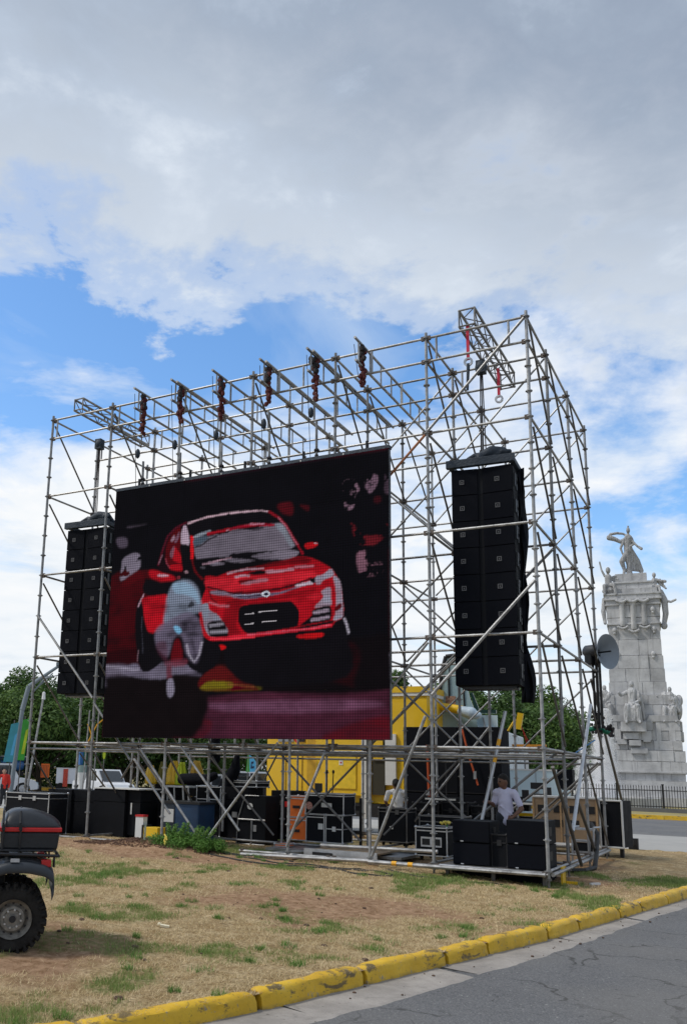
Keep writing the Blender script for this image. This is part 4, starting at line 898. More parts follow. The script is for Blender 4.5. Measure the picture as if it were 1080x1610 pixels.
# short posts between the two top front ledgers, lattice girders running back
for x in (.15, 2.1, 2.72, 4.0, 5.2, 6.42, 7.0, 8.55, 9.9, 11.3):
    for y in (0, 1.77): tb('short_post', (x, y, 9.8), (x, y, 10.3), .022)
GP = MB().tube((0,0,9.93), (0,0,10.37), .018, 6).mesh('lattice_post', GALV, True); GCH = MB().tube((0,-.55,10.38), (0,4.15,10.38), .028, 8).mesh('chord', GALV, True); GCL = MB().tube((0,-.50,9.91), (0,4.15,9.91), .028, 8).mesh('chord', GALV, True)
GX = [8.40, 7.34, 6.23, 5.04, 3.95, 2.92]
for i, x in enumerate(GX):
    g = thing('lattice_girder', 'scaffold girder whose front tip is '+['nearest the right speaker array','second from the right speaker array','third from the right speaker array','third from the left end truss','second from the left end truss','nearest the left end truss'][i], 'girder', (x, 0, 0), 0, 'girders laid across the top of the scaffold')
    [inst('lattice_post', GP, g, (0, -.35+k*.62, 0)) for k in range(8)]; inst('chord', GCH, g); inst('chord', GCL, g)
    inst('chord', GCH, g, (.09, .1, -.03)) if i in (1, 2, 4) else None
    h = thing('chain_hoist', 'red and black chain bag hanging from the girder tip '+['nearest the right speaker array','second from the right','third from the right','third from the left','second from the left','nearest the left end truss'][i], 'hoist', (x, 0, 0), 0, 'chain hoists hanging over the screen')
    cb = MB(); rg = np.random.default_rng(i+5); L0 = .78+.1*(i % 2)
    for k in range(34):
        t = k/33; cb.ball((.02+rg.normal()*.028, -.16+rg.normal()*.028, 10.28-t*L0), .040+.018*rg.random(), 6, 4, (1, 1, 1.2))
    cb.build('chain_bag', CHAINR if i not in (0,) else CHAINR, h, True)
    c2 = MB()
    for k in range(12): c2.ball((.0+rg.normal()*.03, -.17+rg.normal()*.03, 10.33-k*.03), .06, 6, 4)
    c2.build('chain_mouth', CHAINB, h, True)
    MB().tube((-.07,-.42,10.3), (-.05,-.22,8.1 if i else 9.6), .007, 5).build('load_chain', CHAINB, h)
    if i != 0:
        zc = 9.15-.05*i; MB().ball((-.06,-.2,zc), .075, 10, 8, (.8,.8,1.6)).build('motor', NAVYC, h, True)
        MB().tube((.0,-.05,zc-.15), (0,-.03,8.05), .028, 8).build('suspension_tube', GALV, h, True)
        MB().ball((0,-.03,8.32), .06, 8, 6, (1,1,.8)).ball((0,-.03,8.20), .045, 8, 6).build('hook_block', CHAINB, h, True)
# box trusses at both ends
def truss(name, label, x, y0, y1, z, w=.30, h=.34):
    t = thing(name, label, 'truss', (x, y0, z)); L_ = y1-y0
    for sx in (-1, 1):
        for sz in (0, 1): MB().tube((sx*w/2, 0, sz*h), (sx*w/2, L_, sz*h), .028, 8).build('chord', GALV, t, True)
    n = int(L_/.3); lc = MB()
    for k in range(n):
        a, b = k*L_/n, (k+1)*L_/n
        for sx in (-1, 1): lc.tube((sx*w/2, a, 0 if k%2 else h), (sx*w/2, b, h if k%2 else 0), .012, 5)
        for sz in (0, 1): lc.tube((-w/2 if k%2 else w/2, a, sz*h), (w/2 if k%2 else -w/2, b, sz*h), .012, 5)
    for k in (0, n): 
        a = k*L_/n; lc.path([(-w/2,a,0),(w/2,a,0),(w/2,a,h),(-w/2,a,h),(-w/2,a,0)], .018, 5)
    lc.build('lacing', GALVD, t, kind='stuff'); return t
truss('roof_truss', 'aluminium box truss sticking up over the right end of the scaffold', 10.50, .05, 3.3, 10.42)
truss('roof_truss', 'aluminium box truss lying over the left end of the scaffold', .84, -.05, 2.75, 10.42, .26, .28)
def sling(label, x, y, z0, z1, tail=True):
    t = thing('strap', label, 'strap', (x, y, 0)); MB().box(-.028,.028,-.015,.015,z1,z0).build('webbing', REDC, t); s = MB()
    s.lathe([(.05,-.02),(.09,-.02),(.09,.02),(.05,.02),(.05,-.02)], 12, 'y', (0,0,z1-.04)); s.build('shackle', ALU, t)
    if tail: MB().tube((0,0,z1-.08), (-.03,0,z1-.62), .035, 8, .025).build('tail', NAVYC, t, True)
sling('long red strap with a dark tail hanging from the front end of the right truss', 10.50, .08, 10.42, 9.7)
sling('short red strap under the rear end of the right truss', 10.56, 2.2, 10.42, 9.75, False)

# ---------------------------------------------------------------- line arrays
badge = MB()
for a in ((-.045,.045,-.045,-.030),(-.045,.045,.030,.045)): badge.box(a[0],a[1],-.008,0,a[2],a[3])
badge.box(-.045,-.030,-.008,0,-.030,.030); badge.box(.030,.045,-.008,0,-.030,.030); badge.box(-.012,.012,-.008,0,-.018,.012)
BADGE = badge.mesh('badge', mat('badge_grey', (.10,.10,.105), .5))
def line_array(label, x, y, z1, z0, W_, rz, n=8):
    t = thing('line_array', label, 'speaker array', (x, y, 0), rz); H = (z1-z0)/n; m = W_*.47
    for k in range(n):
        zb = z1-(k+1)*H; c = MB(); c.prism([(0, zb+.003), (W_, zb+.003), (W_, zb+H-.003), (0, zb+H-.003)], .07, .62)
        cab = c.build('speaker_cabinet', BLK2, t)
        for s, (a, b, ya, yb) in enumerate([(.01, m-.05, -.01, .035), (m+.05, W_-.01, .035, -.01)]):
            g = MB(); g.add([(a,ya,zb+.010),(b,yb,zb+.010),(b,yb,zb+H-.008),(a,ya,zb+H-.008),(a,.07,zb+.010),(b,.07,zb+.010),(b,.07,zb+H-.008),(a,.07,zb+H-.008)],
                [(0,1,2,3),(4,7,6,5),(0,4,5,1),(1,5,6,2),(2,6,7,3),(3,7,4,0)]); g.build('grille', GRILLE, cab)
            inst('badge', BADGE, cab, ((a+b)/2-(.05 if s == 0 else -.0), (ya+yb)/2-.003, zb+H*.5))
        MB().box(W_, W_+.03, .15, .22, zb+H*.25, zb+H*.75).box(W_, W_+.02, .34, .42, zb+H*.55, zb+H*.8).box(W_, W_+.02, .34, .42, zb+H*.2, zb+H*.42).build('rigging_plate', PLAS, cab)
    MB().box(-.09, W_+.06, -.05, .06, z1+.04, z1+.20).box(-.05, W_+.02, .52, .62, z1+.04, z1+.16).box(-.06,.03,.06,.85,z1+.05,z1+.15).box(W_-.05,W_+.05,.06,1.0,z1+.05,z1+.15).build('flying_frame', NAVYC, t, bevel=.01)
    bd = MB(); rg = np.random.default_rng(3)
    limb(bd, [(.15,.25,z1+.20),(.45,.25,z1+.27),(.75,.25,z1+.38),(.95,.3,z1+.36),(W_-.05,.35,z1+.22)], [.06,.09,.12,.11,.05]); 
    for k in range(12): limb(bd, [(.3+.07*k,.12+.2*rg.random(),z1+.24),(.45+.06*k,.15+.2*rg.random(),z1+.27+.09*rg.random())], [.04,.045], 8)
    remesh('rolled_cover', bd, NAVYC, .025, t, 1)
    dr = MB(); nn = 30
    for sgn, y_ in ((0, .66),):
        V = []; 
        for i in range(nn+1):
            z = z1+.1-(z1-z0+.38)*i/nn; 
            for q in range(9):
                u = q/8; V.append((W_-.10+.20*u+.03*math.sin(i*.7+q)+.03*(i/nn)*math.sin(i*.5), .60+.30*u*(.5+.5*math.sin(i*.3))*.5+.05*math.sin(q*2.2+i*.3), z))
        F = [(i*9+q, i*9+q+1, (i+1)*9+q+1, (i+1)*9+q) for i in range(nn) for q in range(8)]; dr.add(V, F)
    o = dr.build('hanging_cover', BLKF, t, True); md = o.modifiers.new('th', 'SOLIDIFY'); md.thickness = .03
    MB().box(.1,W_-.1,.2,.62,z0-.05,z0).build('bottom_bar', PLAS, t)
    for q in (-.05, .0, .05): MB().tube((W_*.5+q, .30, z1+.3), (W_*.5+q*.4, .30, 9.9), .012, 5).build('lifting_chain', BLUER if 0 else CHAINB, t)
    MB().ball((W_*.5, .30, 9.95), .15, 10, 8, (.85,.85,1)).cbox((W_*.5,.30,9.95), (.18,.18,.26)).build('chain_motor', NAVYC, t, True)
    return t
line_array('tall black speaker array hanging at the right end of the scaffold', 9.93, .70, 7.72, 3.47, 1.17, R(3))
line_array('tall black speaker array hanging left of the screen', .03, .80, 7.62, 3.50, 1.17, R(3))

# ---------------------------------------------------------------- video screen
def screen():
    t = thing('video_screen', 'huge LED video screen showing a red rally car', 'video screen', (2.38, -.30, 2.41)); W_, H = 6.63, 5.60
    src = np.array([(182.6,774.9),(611.3,706.1),(612.6,1163.5),(159.6,1160)], float); T = 'o'; TT = {'o': (150,690,2.298), 'a': (200,780,5.4), 'b': (360,780,5.4), 'c': (200,900,5.4), 'd': (360,880,5.4)}; dst = np.array([(0,1),(1,1),(1,0),(0,0)], float)
    A = []; 
    for (x, y), (u, v) in zip(src, dst): A += [[x,y,1,0,0,0,-u*x,-u*y],[0,0,0,x,y,1,-v*x,-v*y]]
    h = np.linalg.solve(np.array(A), dst.ravel())
    def hm(p): p = np.asarray(p, float)/TT[T][2]+np.array(TT[T][:2]); d = h[6]*p[:,0]+h[7]*p[:,1]+1; return np.stack([(h[0]*p[:,0]+h[1]*p[:,1]+h[2])/d, (h[3]*p[:,0]+h[4]*p[:,1]+h[5])/d], -1)
    NX, NY = 448, 378; gx, gy = np.meshgrid((np.arange(NX)+.5)/NX, (np.arange(NY)+.5)/NY); img = np.zeros((NY, NX, 3)); img[:] = (.0022, .0020, .0036)
    def inside(P_):
        m = np.zeros((NY, NX), bool); n = len(P_)
        for i in range(n):
            x1, y1 = P_[i]; x2, y2 = P_[(i+1)%n]
            if y1 == y2: continue
            c = ((y1 > gy) != (y2 > gy)) & (gx < (x2-x1)*(gy-y1)/(y2-y1)+x1); m ^= c
        return m.astype(float)
    def blur(m, k):
        for _ in range(k):
            m = (np.roll(m,1,0)+np.roll(m,-1,0)+2*m)/4; m = (np.roll(m,1,1)+np.roll(m,-1,1)+2*m)/4
        return m
    def S2(c): return np.array([((v/255+.055)/1.055)**2.4 if v > 10 else v/255/12.92 for v in c])
    def smooth_poly(P_):
        P_ = np.array(P_, float); out = []; n = len(P_)
        for i in range(n):
            p0, p1, p2, p3 = P_[i-1], P_[i], P_[(i+1)%n], P_[(i+2)%n]
            for s in (0, .25, .5, .75): out.append(.5*((2*p1)+(-p0+p2)*s+(2*p0-5*p1+4*p2-p3)*s*s+(-p0+3*p1-3*p2+p3)*s**3))
        return np.array(out)
    nzx = fbm(gx*9, gy*9, 5, 3); nz2 = fbm(gx*26, gy*26, 3, 8); ux, uy = gx.copy(), gy.copy()
    gx = gx+(fbm(ux*17+3, uy*17, 4, 31)-.5)*.006; gy = gy+(fbm(ux*17, uy*17+8, 4, 37)-.5)*.006
    nzs = fbm(ux*7+2, uy*70, 4, 19)
    def D(col, pts, bl=1, sm=True, a=1.0, tex=0.0, thr=0):
        nonlocal img
        m = blur(inside(hm(smooth_poly(pts) if sm else pts)), bl)*a
        if tex: m = m*np.clip(1-tex+tex*(1+5*(nzx*.35+nz2*.3+nzs*.35-.5)), 0, 1.15)
        if thr: m = m*np.clip((fbm(ux*34, uy*34, 4, 55)-thr)*9, 0, 1)
        img = img*(1-m[..., None])+S2(col)*m[..., None]
    def LN(col, pts, w, bl=1, a=1.0):
        pts = np.array(pts, float); L_ = []; R_ = []
        for i in range(len(pts)):
            d = pts[min(i+1, len(pts)-1)]-pts[max(i-1, 0)]; d /= np.linalg.norm(d)+1e-9; n = np.array([-d[1], d[0]])*w/2; L_.append(pts[i]+n); R_.append(pts[i]-n)
        D(col, L_+R_[::-1], bl, False, a)
    red, dred, lred, sil, pur = (158,12,26), (78,5,12), (196,34,48), (140,122,142), (92,82,104)
    D((58,4,10), [(60,500),(160,480),(190,600),(170,820),(30,850),(30,600)], 6, a=.9, tex=.5); D((40,3,8), [(30,780),(170,760),(170,830),(30,840)], 4)
    D((120,112,128), [(105,430),(155,415),(160,470),(120,500),(90,515),(95,460)], 2, a=.9, thr=.36); D((90,80,96), [(75,365),(110,360),(115,390),(85,395)], 3, a=.7)
    D((70,62,74), [(118,318),(190,308),(160,318),(120,325)], 2, a=.6)
    D((92,86,104), [(36,820),(160,825),(330,845),(380,860),(250,865),(120,875),(34,895)], 6, a=.9, tex=.4)
    D((118,112,130), [(36,830),(150,840),(230,845),(140,852),(36,850)], 3, a=.6)
    # stands and flowers on the right
    D((118,92,108), [(895,160),(930,150),(955,185),(940,210),(935,250),(915,262),(900,240),(915,210),(895,190)], 1, a=1, thr=.42)
    D((105,82,98), [(975,140),(1000,130),(1022,140),(1015,175),(995,200),(978,180)], 1, a=1, thr=.42); D((70,55,68), [(1045,130),(1060,125),(1060,200),(1045,190)], 2, a=.8, thr=.42)
    D((90,20,28), [(920,300),(960,345),(1010,350),(1050,310),(1055,340),(1000,392),(945,375)], 2, a=1, thr=.44); D((115,80,95), [(945,420),(975,410),(985,455),(1030,450),(1035,480),(1000,500),(955,490)], 2, a=1, thr=.38)
    #D((70,8,16), [(655,240),(705,232),(712,275),(690,285),(660,268)], 4, a=.8, tex=.5); D((50,8,14), [(735,240),(775,240),(770,262),(740,255)], 4, a=.6)
    D((60,12,20), [(1008,215),(1030,210),(1030,232),(1010,235)], 3, a=.7)
    # ground bands
    D((66,28,44), [(340,960),(600,915),(1062,905),(1062,1085),(300,1083)], 8, a=1, tex=.25); D((104,66,90), [(400,960),(700,945),(960,945),(1040,965),(800,990),(480,985)], 8, a=.75, tex=.4)
    D((84,8,16), [(900,1040),(1062,1000),(1062,1086),(820,1084)], 8, a=.7, tex=.4); D((82,10,18), [(310,1000),(420,1020),(380,1084),(280,1084)], 8, a=.6, tex=.5)
    D((14,8,10), [(60,860),(380,865),(350,1080),(30,1082),(40,900)], 9, a=1); D((10,6,9), [(430,760),(920,720),(1060,720),(1062,905),(560,905)], 8)
    D((60,14,12), [(450,820),(520,830),(600,895),(400,885),(420,840)], 7, a=.6, tex=.5); D((92,84,14), [(385,885),(430,878),(560,885),(600,903),(500,910),(390,908)], 4, a=.9, tex=.3)
    D((50,4,10), [(560,760),(930,740),(930,880),(900,890)], 10, a=.35, tex=.8)
    K = (11, 9, 14); GL = (104, 97, 110); HL = (176, 140, 156)
    T = 'd'; D(K, [(0,690),(560,650),(800,600),(900,540),(970,490),(1000,650),(1000,1000),(200,1080),(0,980)], 4)
    T = 'c'; D((100,94,112), [(0,800),(90,780),(110,840),(210,835),(300,770),(520,790),(590,850),(400,870),(280,910),(0,880)], 3, tex=.4); LN((150,144,162), [(-180,800),(-60,815),(60,830),(100,826)], 22, 3, .8)
    D((74,13,14), [(620,900),(800,800),(950,920),(1080,970),(1080,1000),(650,1000)], 3, tex=.4); D((104,96,18), [(640,960),(700,930),(850,930),(900,950),(860,990),(640,995)], 3, a=.85, tex=.4); LN((120,70,40), [(850,950),(1080,975)], 16, 2, .6)
    D(K, [(90,260),(135,230),(160,400),(200,560),(260,700),(300,720),(290,760),(200,835),(130,840),(90,740),(70,600),(65,450)], 1); LN((60,60,72), [(125,380),(120,480),(130,600),(135,700)], 8, 1, .6); LN(HL, [(92,300),(112,250),(145,185)], 9, 1); LN(HL, [(85,760),(92,660)], 5, 1, .5)
    D(red, [(130,225),(300,195),(350,220),(330,330),(310,470),(240,515),(180,505),(150,400),(130,280)], 2, tex=.45); D(K, [(145,90),(250,70),(320,110),(315,180),(220,195),(140,180)], 2); D(dred, [(60,10),(200,-10),(330,20),(340,80),(140,60),(0,120),(-60,120)], 3, a=.6)
    T = 'a'; D(red, [(190,640),(270,645),(380,680),(410,715),(300,735),(200,695)], 3, a=.85, tex=.3); D(HL, [(262,673),(335,676),(348,694),(270,692)], 1, a=.9)
    D((20,6,12), [(265,600),(300,470),(345,350),(430,270),(520,235),(540,420),(600,640),(480,680),(300,660)], 2); LN((74,14,30), [(262,600),(300,470),(345,350),(420,272),(510,235)], 16, 1); LN((150,110,128), [(268,580),(300,500)], 7, 1, .8)
    D(dred, [(330,560),(330,450),(380,330),(450,270),(450,400),(470,520),(470,630),(380,640)], 2, a=.8, tex=.5); D(red, [(400,440),(430,470),(466,530),(466,575),(400,560),(385,520)], 2, tex=.2); D(red, [(365,600),(466,588),(466,640),(370,635)], 2)
    D((140,116,132), [(370,385),(398,340),(406,370),(382,398)], 1, a=.8); D((110,80,98), [(402,395),(438,310),(442,350),(418,402)], 1, a=.8); D((120,84,100), [(360,500),(395,430),(400,470),(380,535)], 1, a=.7); LN((150,60,76), [(325,530),(335,580),(360,620)], 8, 1, .8)
    D((158,140,156), [(480,262),(505,268),(522,330),(526,430),(490,432),(452,402),(458,320)], 1, tex=.12)
    D(K, [(450,420),(530,430),(540,520),(580,560),(610,640),(670,730),(705,880),(610,880),(530,720),(480,660),(458,520)], 1); D((150,120,130), [(485,648),(505,640),(518,655),(500,664)], 1); D((120,40,50), [(420,695),(440,684),(448,700),(430,712)], 1)
    D(K, [(535,245),(700,190),(900,150),(1100,140),(1300,150),(1300,260),(1080,245),(900,275),(700,315),(560,350)], 1); LN((188,158,170), [(515,243),(600,208),(700,178),(850,150),(1000,136),(1090,138)], 16, 1)
    D(GL, [(578,365),(660,350),(800,330),(1080,285),(1300,245),(1320,480),(1080,478),(950,492),(930,522),(700,535),(590,538)], 1, tex=.22); LN((200,20,30), [(549,345),(553,440),(553,538)], 26, 1); LN((120,8,16), [(553,540),(575,640),(640,720)], 14, 2, .7)
    D(K, [(590,540),(930,520),(960,482),(1100,478),(1100,600),(880,650),(720,690),(640,690),(590,630)], 1); D((122,130,142), [(562,350),(690,296),(698,314),(590,362)], 1); D((72,82,96), [(568,372),(670,345),(685,370),(620,420),(575,430)], 1, tex=.2); LN(K, [(578,438),(640,422),(690,375),(760,345)], 11, 1)
    LN((150,14,30), [(676,328),(800,305),(900,275),(1000,258),(1090,248)], 24, 1); LN((185,140,156), [(840,300),(930,272),(1000,256),(1080,246)], 10, 1, .9); D(GL, [(810,540),(950,538),(1080,562),(950,578),(860,572)], 1, tex=.2); D(GL, [(680,570),(780,573),(830,588),(720,602)], 1, tex=.2); D((84,80,90), [(615,608),(650,610),(668,620),(640,624)], 1)
    T = 'b'; D(K, [(0,140),(300,132),(420,190),(560,430),(440,250),(380,238),(200,235),(0,280)], 1); LN((190,160,172), [(0,148),(150,138),(280,131),(332,143)], 14, 1); LN((128,14,30), [(330,140),(420,190),(480,262),(540,352),(590,432),(634,502)], 20, 1); LN((176,104,124), [(415,190),(480,266),(540,356),(580,420)], 8, 1, .85)
    D(GL, [(0,310),(200,285),(390,245),(450,250),(500,320),(562,430),(500,457),(300,476),(100,487),(0,500)], 1, tex=.22); D((124,134,146), [(390,245),(448,250),(500,320),(550,420),(520,430),(470,350),(410,290)], 2, a=.6, tex=.3); LN((140,10,34), [(0,294),(90,266),(200,250),(385,256)], 22, 1); LN((178,120,140), [(175,246),(300,243)], 11, 1)
    D(K, [(0,515),(80,487),(300,476),(500,457),(562,430),(600,475),(590,500),(650,520),(600,560),(400,582),(150,602),(0,640)], 1); D(K, [(150,275),(285,270),(280,290),(180,295)], 1, a=.8)
    D(GL, [(185,515),(350,482),(520,460),(592,480),(572,520),(500,552),(400,545),(260,547)], 1, tex=.2); D(GL, [(0,540),(100,545),(220,560),(100,577),(0,572)], 1, tex=.2); LN((150,130,146), [(490,552),(545,542)], 12, 1)
    D((165,14,22), [(645,415),(700,400),(755,405),(738,432),(665,452)], 1); D((180,150,160), [(715,400),(752,404),(745,414)], 0, a=.8); D((84,10,20), [(410,80),(520,58),(545,110),(530,170),(450,150)], 4, a=.8, tex=.5); D((70,10,18), [(600,80),(680,85),(680,130),(640,115)], 3, a=.7)
    T = 'd'; D(red, [(-204,150),(-100,150),(0,110),(200,72),(400,35),(560,-12),(650,-18),(720,0),(800,40),(870,90),(930,180),(952,280),(970,400),(962,490),(900,530),(860,572),(700,592),(400,632),(100,672),(-60,692),(-180,685),(-230,620),(-245,500),(-262,400),(-230,330),(-200,250)], 1, tex=.18)
    D(dred, [(0,108),(200,70),(560,-14),(650,-16),(700,20),(560,45),(300,76),(100,115)], 2, a=.85); D(lred, [(-190,175),(60,150),(330,140),(500,125),(700,105),(735,150),(560,205),(300,252),(100,272),(-50,276),(-185,240)], 3, a=.8, tex=.3)
    LN(HL, [(-20,128),(60,104),(150,88),(300,84)], 14, 1, .9); D(K, [(165,116),(250,98),(305,104),(312,124),(240,136),(180,132)], 1); LN(HL, [(45,155),(100,142),(172,142)], 17, 1); D((96,6,14), [(85,178),(210,170),(215,195),(95,212)], 1); D((160,112,128), [(100,208),(220,176),(320,162),(326,188),(230,205),(130,218)], 1, a=.85, tex=.35)
    LN((168,124,140), [(312,112),(400,102),(548,92)], 24, 1, .9); LN((180,110,126), [(552,76),(640,66),(718,60)], 22, 1, .85); LN(HL, [(-225,48),(-150,38),(-60,10),(20,-8)], 14, 1, .8)
    LN((30,6,16), [(-190,238),(-60,268),(40,290),(250,278),(420,254),(560,220),(702,162)], 15, 1); D((92,98,122), [(0,298),(150,297),(270,287),(400,285),(560,242),(700,182),(722,202),(600,238),(450,290),(300,320),(160,337),(60,326)], 1, tex=.2); LN((30,26,44), [(40,318),(160,318),(280,305)], 7, 0, .8); LN((190,176,190), [(560,232),(640,214),(712,198)], 22, 1, .9); LN((150,156,176), [(20,303),(150,303),(260,292)], 7, 0, .8)
    D((205,212,224), [(268,297),(318,270),(348,296),(318,324)], 0); D((36,40,62), [(292,298),(318,282),(330,300),(312,312)], 0); D(K, [(688,172),(735,158),(735,196),(705,196)], 0)
    LN((96,6,14), [(420,330),(560,300),(740,250)], 26, 3, .6); D(lred, [(650,320),(760,280),(780,330),(700,345)], 3, a=.6, tex=.4); D(dred, [(0,345),(160,360),(100,400),(60,560),(110,640),(0,650),(-60,560)], 4, a=.55)
    D(K, [(110,402),(200,386),(480,366),(530,372),(592,450),(582,540),(540,580),(200,630),(130,612),(80,540),(85,440)], 1)
    for q in ([(135,470),(212,461)], [(250,456),(320,445),(408,437)], [(130,553),(212,546)], [(280,538),(400,525)]): LN((190,184,190), q, 8, 0)
    SL = (140,126,142); D(SL, [(735,150),(800,130),(862,88),(888,140),(800,178),(780,210),(740,208)], 1, tex=.3); D(SL, [(785,270),(860,235),(862,330),(855,400),(730,412),(770,360),(800,320)], 1, tex=.3); D(SL, [(885,140),(940,190),(955,300),(968,400),(962,488),(885,520),(900,450),(905,330),(900,230)], 1, tex=.3); D(dred, [(890,420),(940,375),(952,410),(902,446)], 1)
    D(K, [(720,428),(852,398),(864,500),(840,522),(690,548),(600,562),(700,480)], 1); LN(SL, [(715,457),(845,432)], 28, 1); LN(SL, [(695,518),(850,490)], 26, 1); D(K, [(580,578),(860,524),(862,548),(600,592)], 1)
    LN((186,26,44), [(-170,676),(-60,668),(130,648),(400,622),(700,590),(872,562)], 24, 1); LN((196,90,110), [(150,640),(400,618),(600,598),(860,560)], 8, 1, .8); D((170,14,20), [(585,645),(780,626),(780,664),(600,672)], 1, tex=.4); LN((156,150,164), [(975,500),(1000,560),(1020,635)], 20, 1)
    T = 'c'; D((118,106,124), [(715,160),(820,166),(900,196),(940,207),(900,218),(720,192)], 1); D((150,12,22), [(720,205),(870,200),(885,245),(740,262)], 2, tex=.5); LN((186,120,136), [(690,262),(780,292),(865,296)], 18, 2, .6); LN(K, [(690,155),(715,235),(760,262)], 10, 1, .8)
    D((126,122,138), [(632,290),(680,264),(702,330),(770,368),(820,440),(852,515),(710,547),(660,480),(640,380)], 1, tex=.25); D(K, [(690,430),(812,420),(852,515),(852,547),(715,552),(690,500)], 1); LN((126,122,134), [(695,457),(822,442)], 26, 1); LN((126,122,134), [(698,510),(852,506)], 26, 1)
    LN((168,14,26), [(618,400),(645,500),(700,568)], 22, 1); LN((206,44,60), [(700,566),(850,572),(1080,546)], 20, 1); D((190,14,18), [(765,634),(800,620),(840,632),(836,652),(792,662)], 1)
    D(K, [(640,555),(700,590),(780,622),(792,700),(740,800),(650,850),(560,838),(505,770),(520,640)], 1)
    D((112,120,138), [(340,200),(400,95),(510,70),(590,130),(622,230),(645,330),(590,350),(500,400),(320,450),(320,300)], 4, a=.85, tex=.6); D((98,90,110), [(240,500),(320,430),(500,340),(590,380),(632,480),(638,600),(600,752),(560,770),(500,700),(470,560),(400,560),(350,710),(320,720),(250,640)], 5, a=.8, tex=.7); D((84,42,60), [(250,600),(330,600),(330,760),(260,690)], 5, a=.5)
    D((124,152,176), [(390,100),(500,90),(590,170),(610,280),(560,220),(480,190),(400,180)], 3, a=.7, tex=.3); LN((150,144,160), [(508,610),(520,700),(565,765),(612,700),(634,590)], 20, 1, .9); LN((24,20,30), [(545,560),(570,650),(575,720)], 24, 3, .45); D((92,8,18), [(365,730),(400,590),(440,572),(466,640),(462,750),(380,772)], 3); D((112,168,204), [(395,460),(440,470),(462,510),(430,527),(395,490)], 2); D(K, [(515,300),(545,245),(572,290)], 1, a=.8)
    D((110,48,64), [(320,762),(500,742),(480,800),(340,803)], 4, a=.8, tex=.4); LN((96,30,44), [(350,800),(352,905)], 44, 3, .8); D((136,130,150), [(335,930),(375,903),(397,960),(386,1050),(345,1057)], 2, tex=.2); T = 'o'
    img *= (.86+.45*(nzx-.5)+.35*(nz2-.5))[..., None]
    img = np.clip(img, 0, 1)
    mt = bpy.data.materials.new('led_display'); mt.use_nodes = True; nt = mt.node_tree; N, L, m, ramp, mix = nodes_of(nt); b = nt.nodes['Principled BSDF']
    at = N('ShaderNodeAttribute', attribute_name='led'); tc = N('ShaderNodeTexCoord'); sp = N('ShaderNodeSeparateXYZ'); L(tc.outputs['Object'], sp.inputs[0])
    gxn = ramp(m('PINGPONG', sp.outputs[0], .026), [(0, .30), (.006/1, .9)]); 
    def cell(o): f = m('FRACT', m('DIVIDE', o, .0526)); return ramp(m('ABSOLUTE', m('SUBTRACT', f, .5)), [(.26, 1.0), (.42, .55)])
    g = m('MULTIPLY', cell(sp.outputs[0]), cell(sp.outputs[2])); c = mix(1.0, at.outputs['Color'], g, 'MULTIPLY')
    L(c, b.inputs['Emission Color']); b.inputs['Emission Strength'].default_value = 1.3; b.inputs['Base Color'].default_value = (.0025,.0025,.003,1); b.inputs['Roughness'].default_value = .8; b.inputs['Specular IOR Level'].default_value = .02
    nxp, nyp = 7, 6; cw, ch = NX//nxp, NY//nyp; pw, ph = W_/nxp, H/nyp
    for i in range(nxp):
        for j in range(nyp):
            sub = img[j*ch:(j+1)*ch, i*cw:(i+1)*cw]; colr = np.concatenate([sub, np.ones((ch, cw, 1))], -1)
            X, Z = np.meshgrid(np.linspace(i*pw+.001, (i+1)*pw-.001, cw), np.linspace(j*ph+.001, (j+1)*ph-.001, ch)); yo = RNG.uniform(-.001, .001)
            V = np.stack([X, np.full_like(X, yo), Z], -1).reshape(-1, 3); q = np.arange(ch*cw).reshape(ch, cw); F = np.stack([q[:-1,:-1], q[:-1,1:], q[1:,1:], q[1:,:-1]], -1).reshape(-1, 4)
            p = inst('led_panel', np_mesh('led_panel', V, F, mt, {'led': ('FLOAT_COLOR', colr)}), t)
            MB().box(i*pw+.002, (i+1)*pw-.002, .006, .11, j*ph+.002, (j+1)*ph-.002).build('cabinet', PLAS, p)
    MB().box(-.01, W_+.01, -.01, .13, H+.002, H+.07).build('top_bar', NAVYC, t); mk = MB()
    for k in range(1, nxp): mk.box(k*pw-.01, k*pw+.01, -.02, -.011, H+.005, H+.04)
    mk.build('top_bar_clamps', PAPER, t, kind='stuff')
    for k in range(5): MB().tube((.5+k*1.4, .2, .1), (.5+k*1.4, .2, H+.3), .03, 6).build('rear_post', IRON, t)
screen()
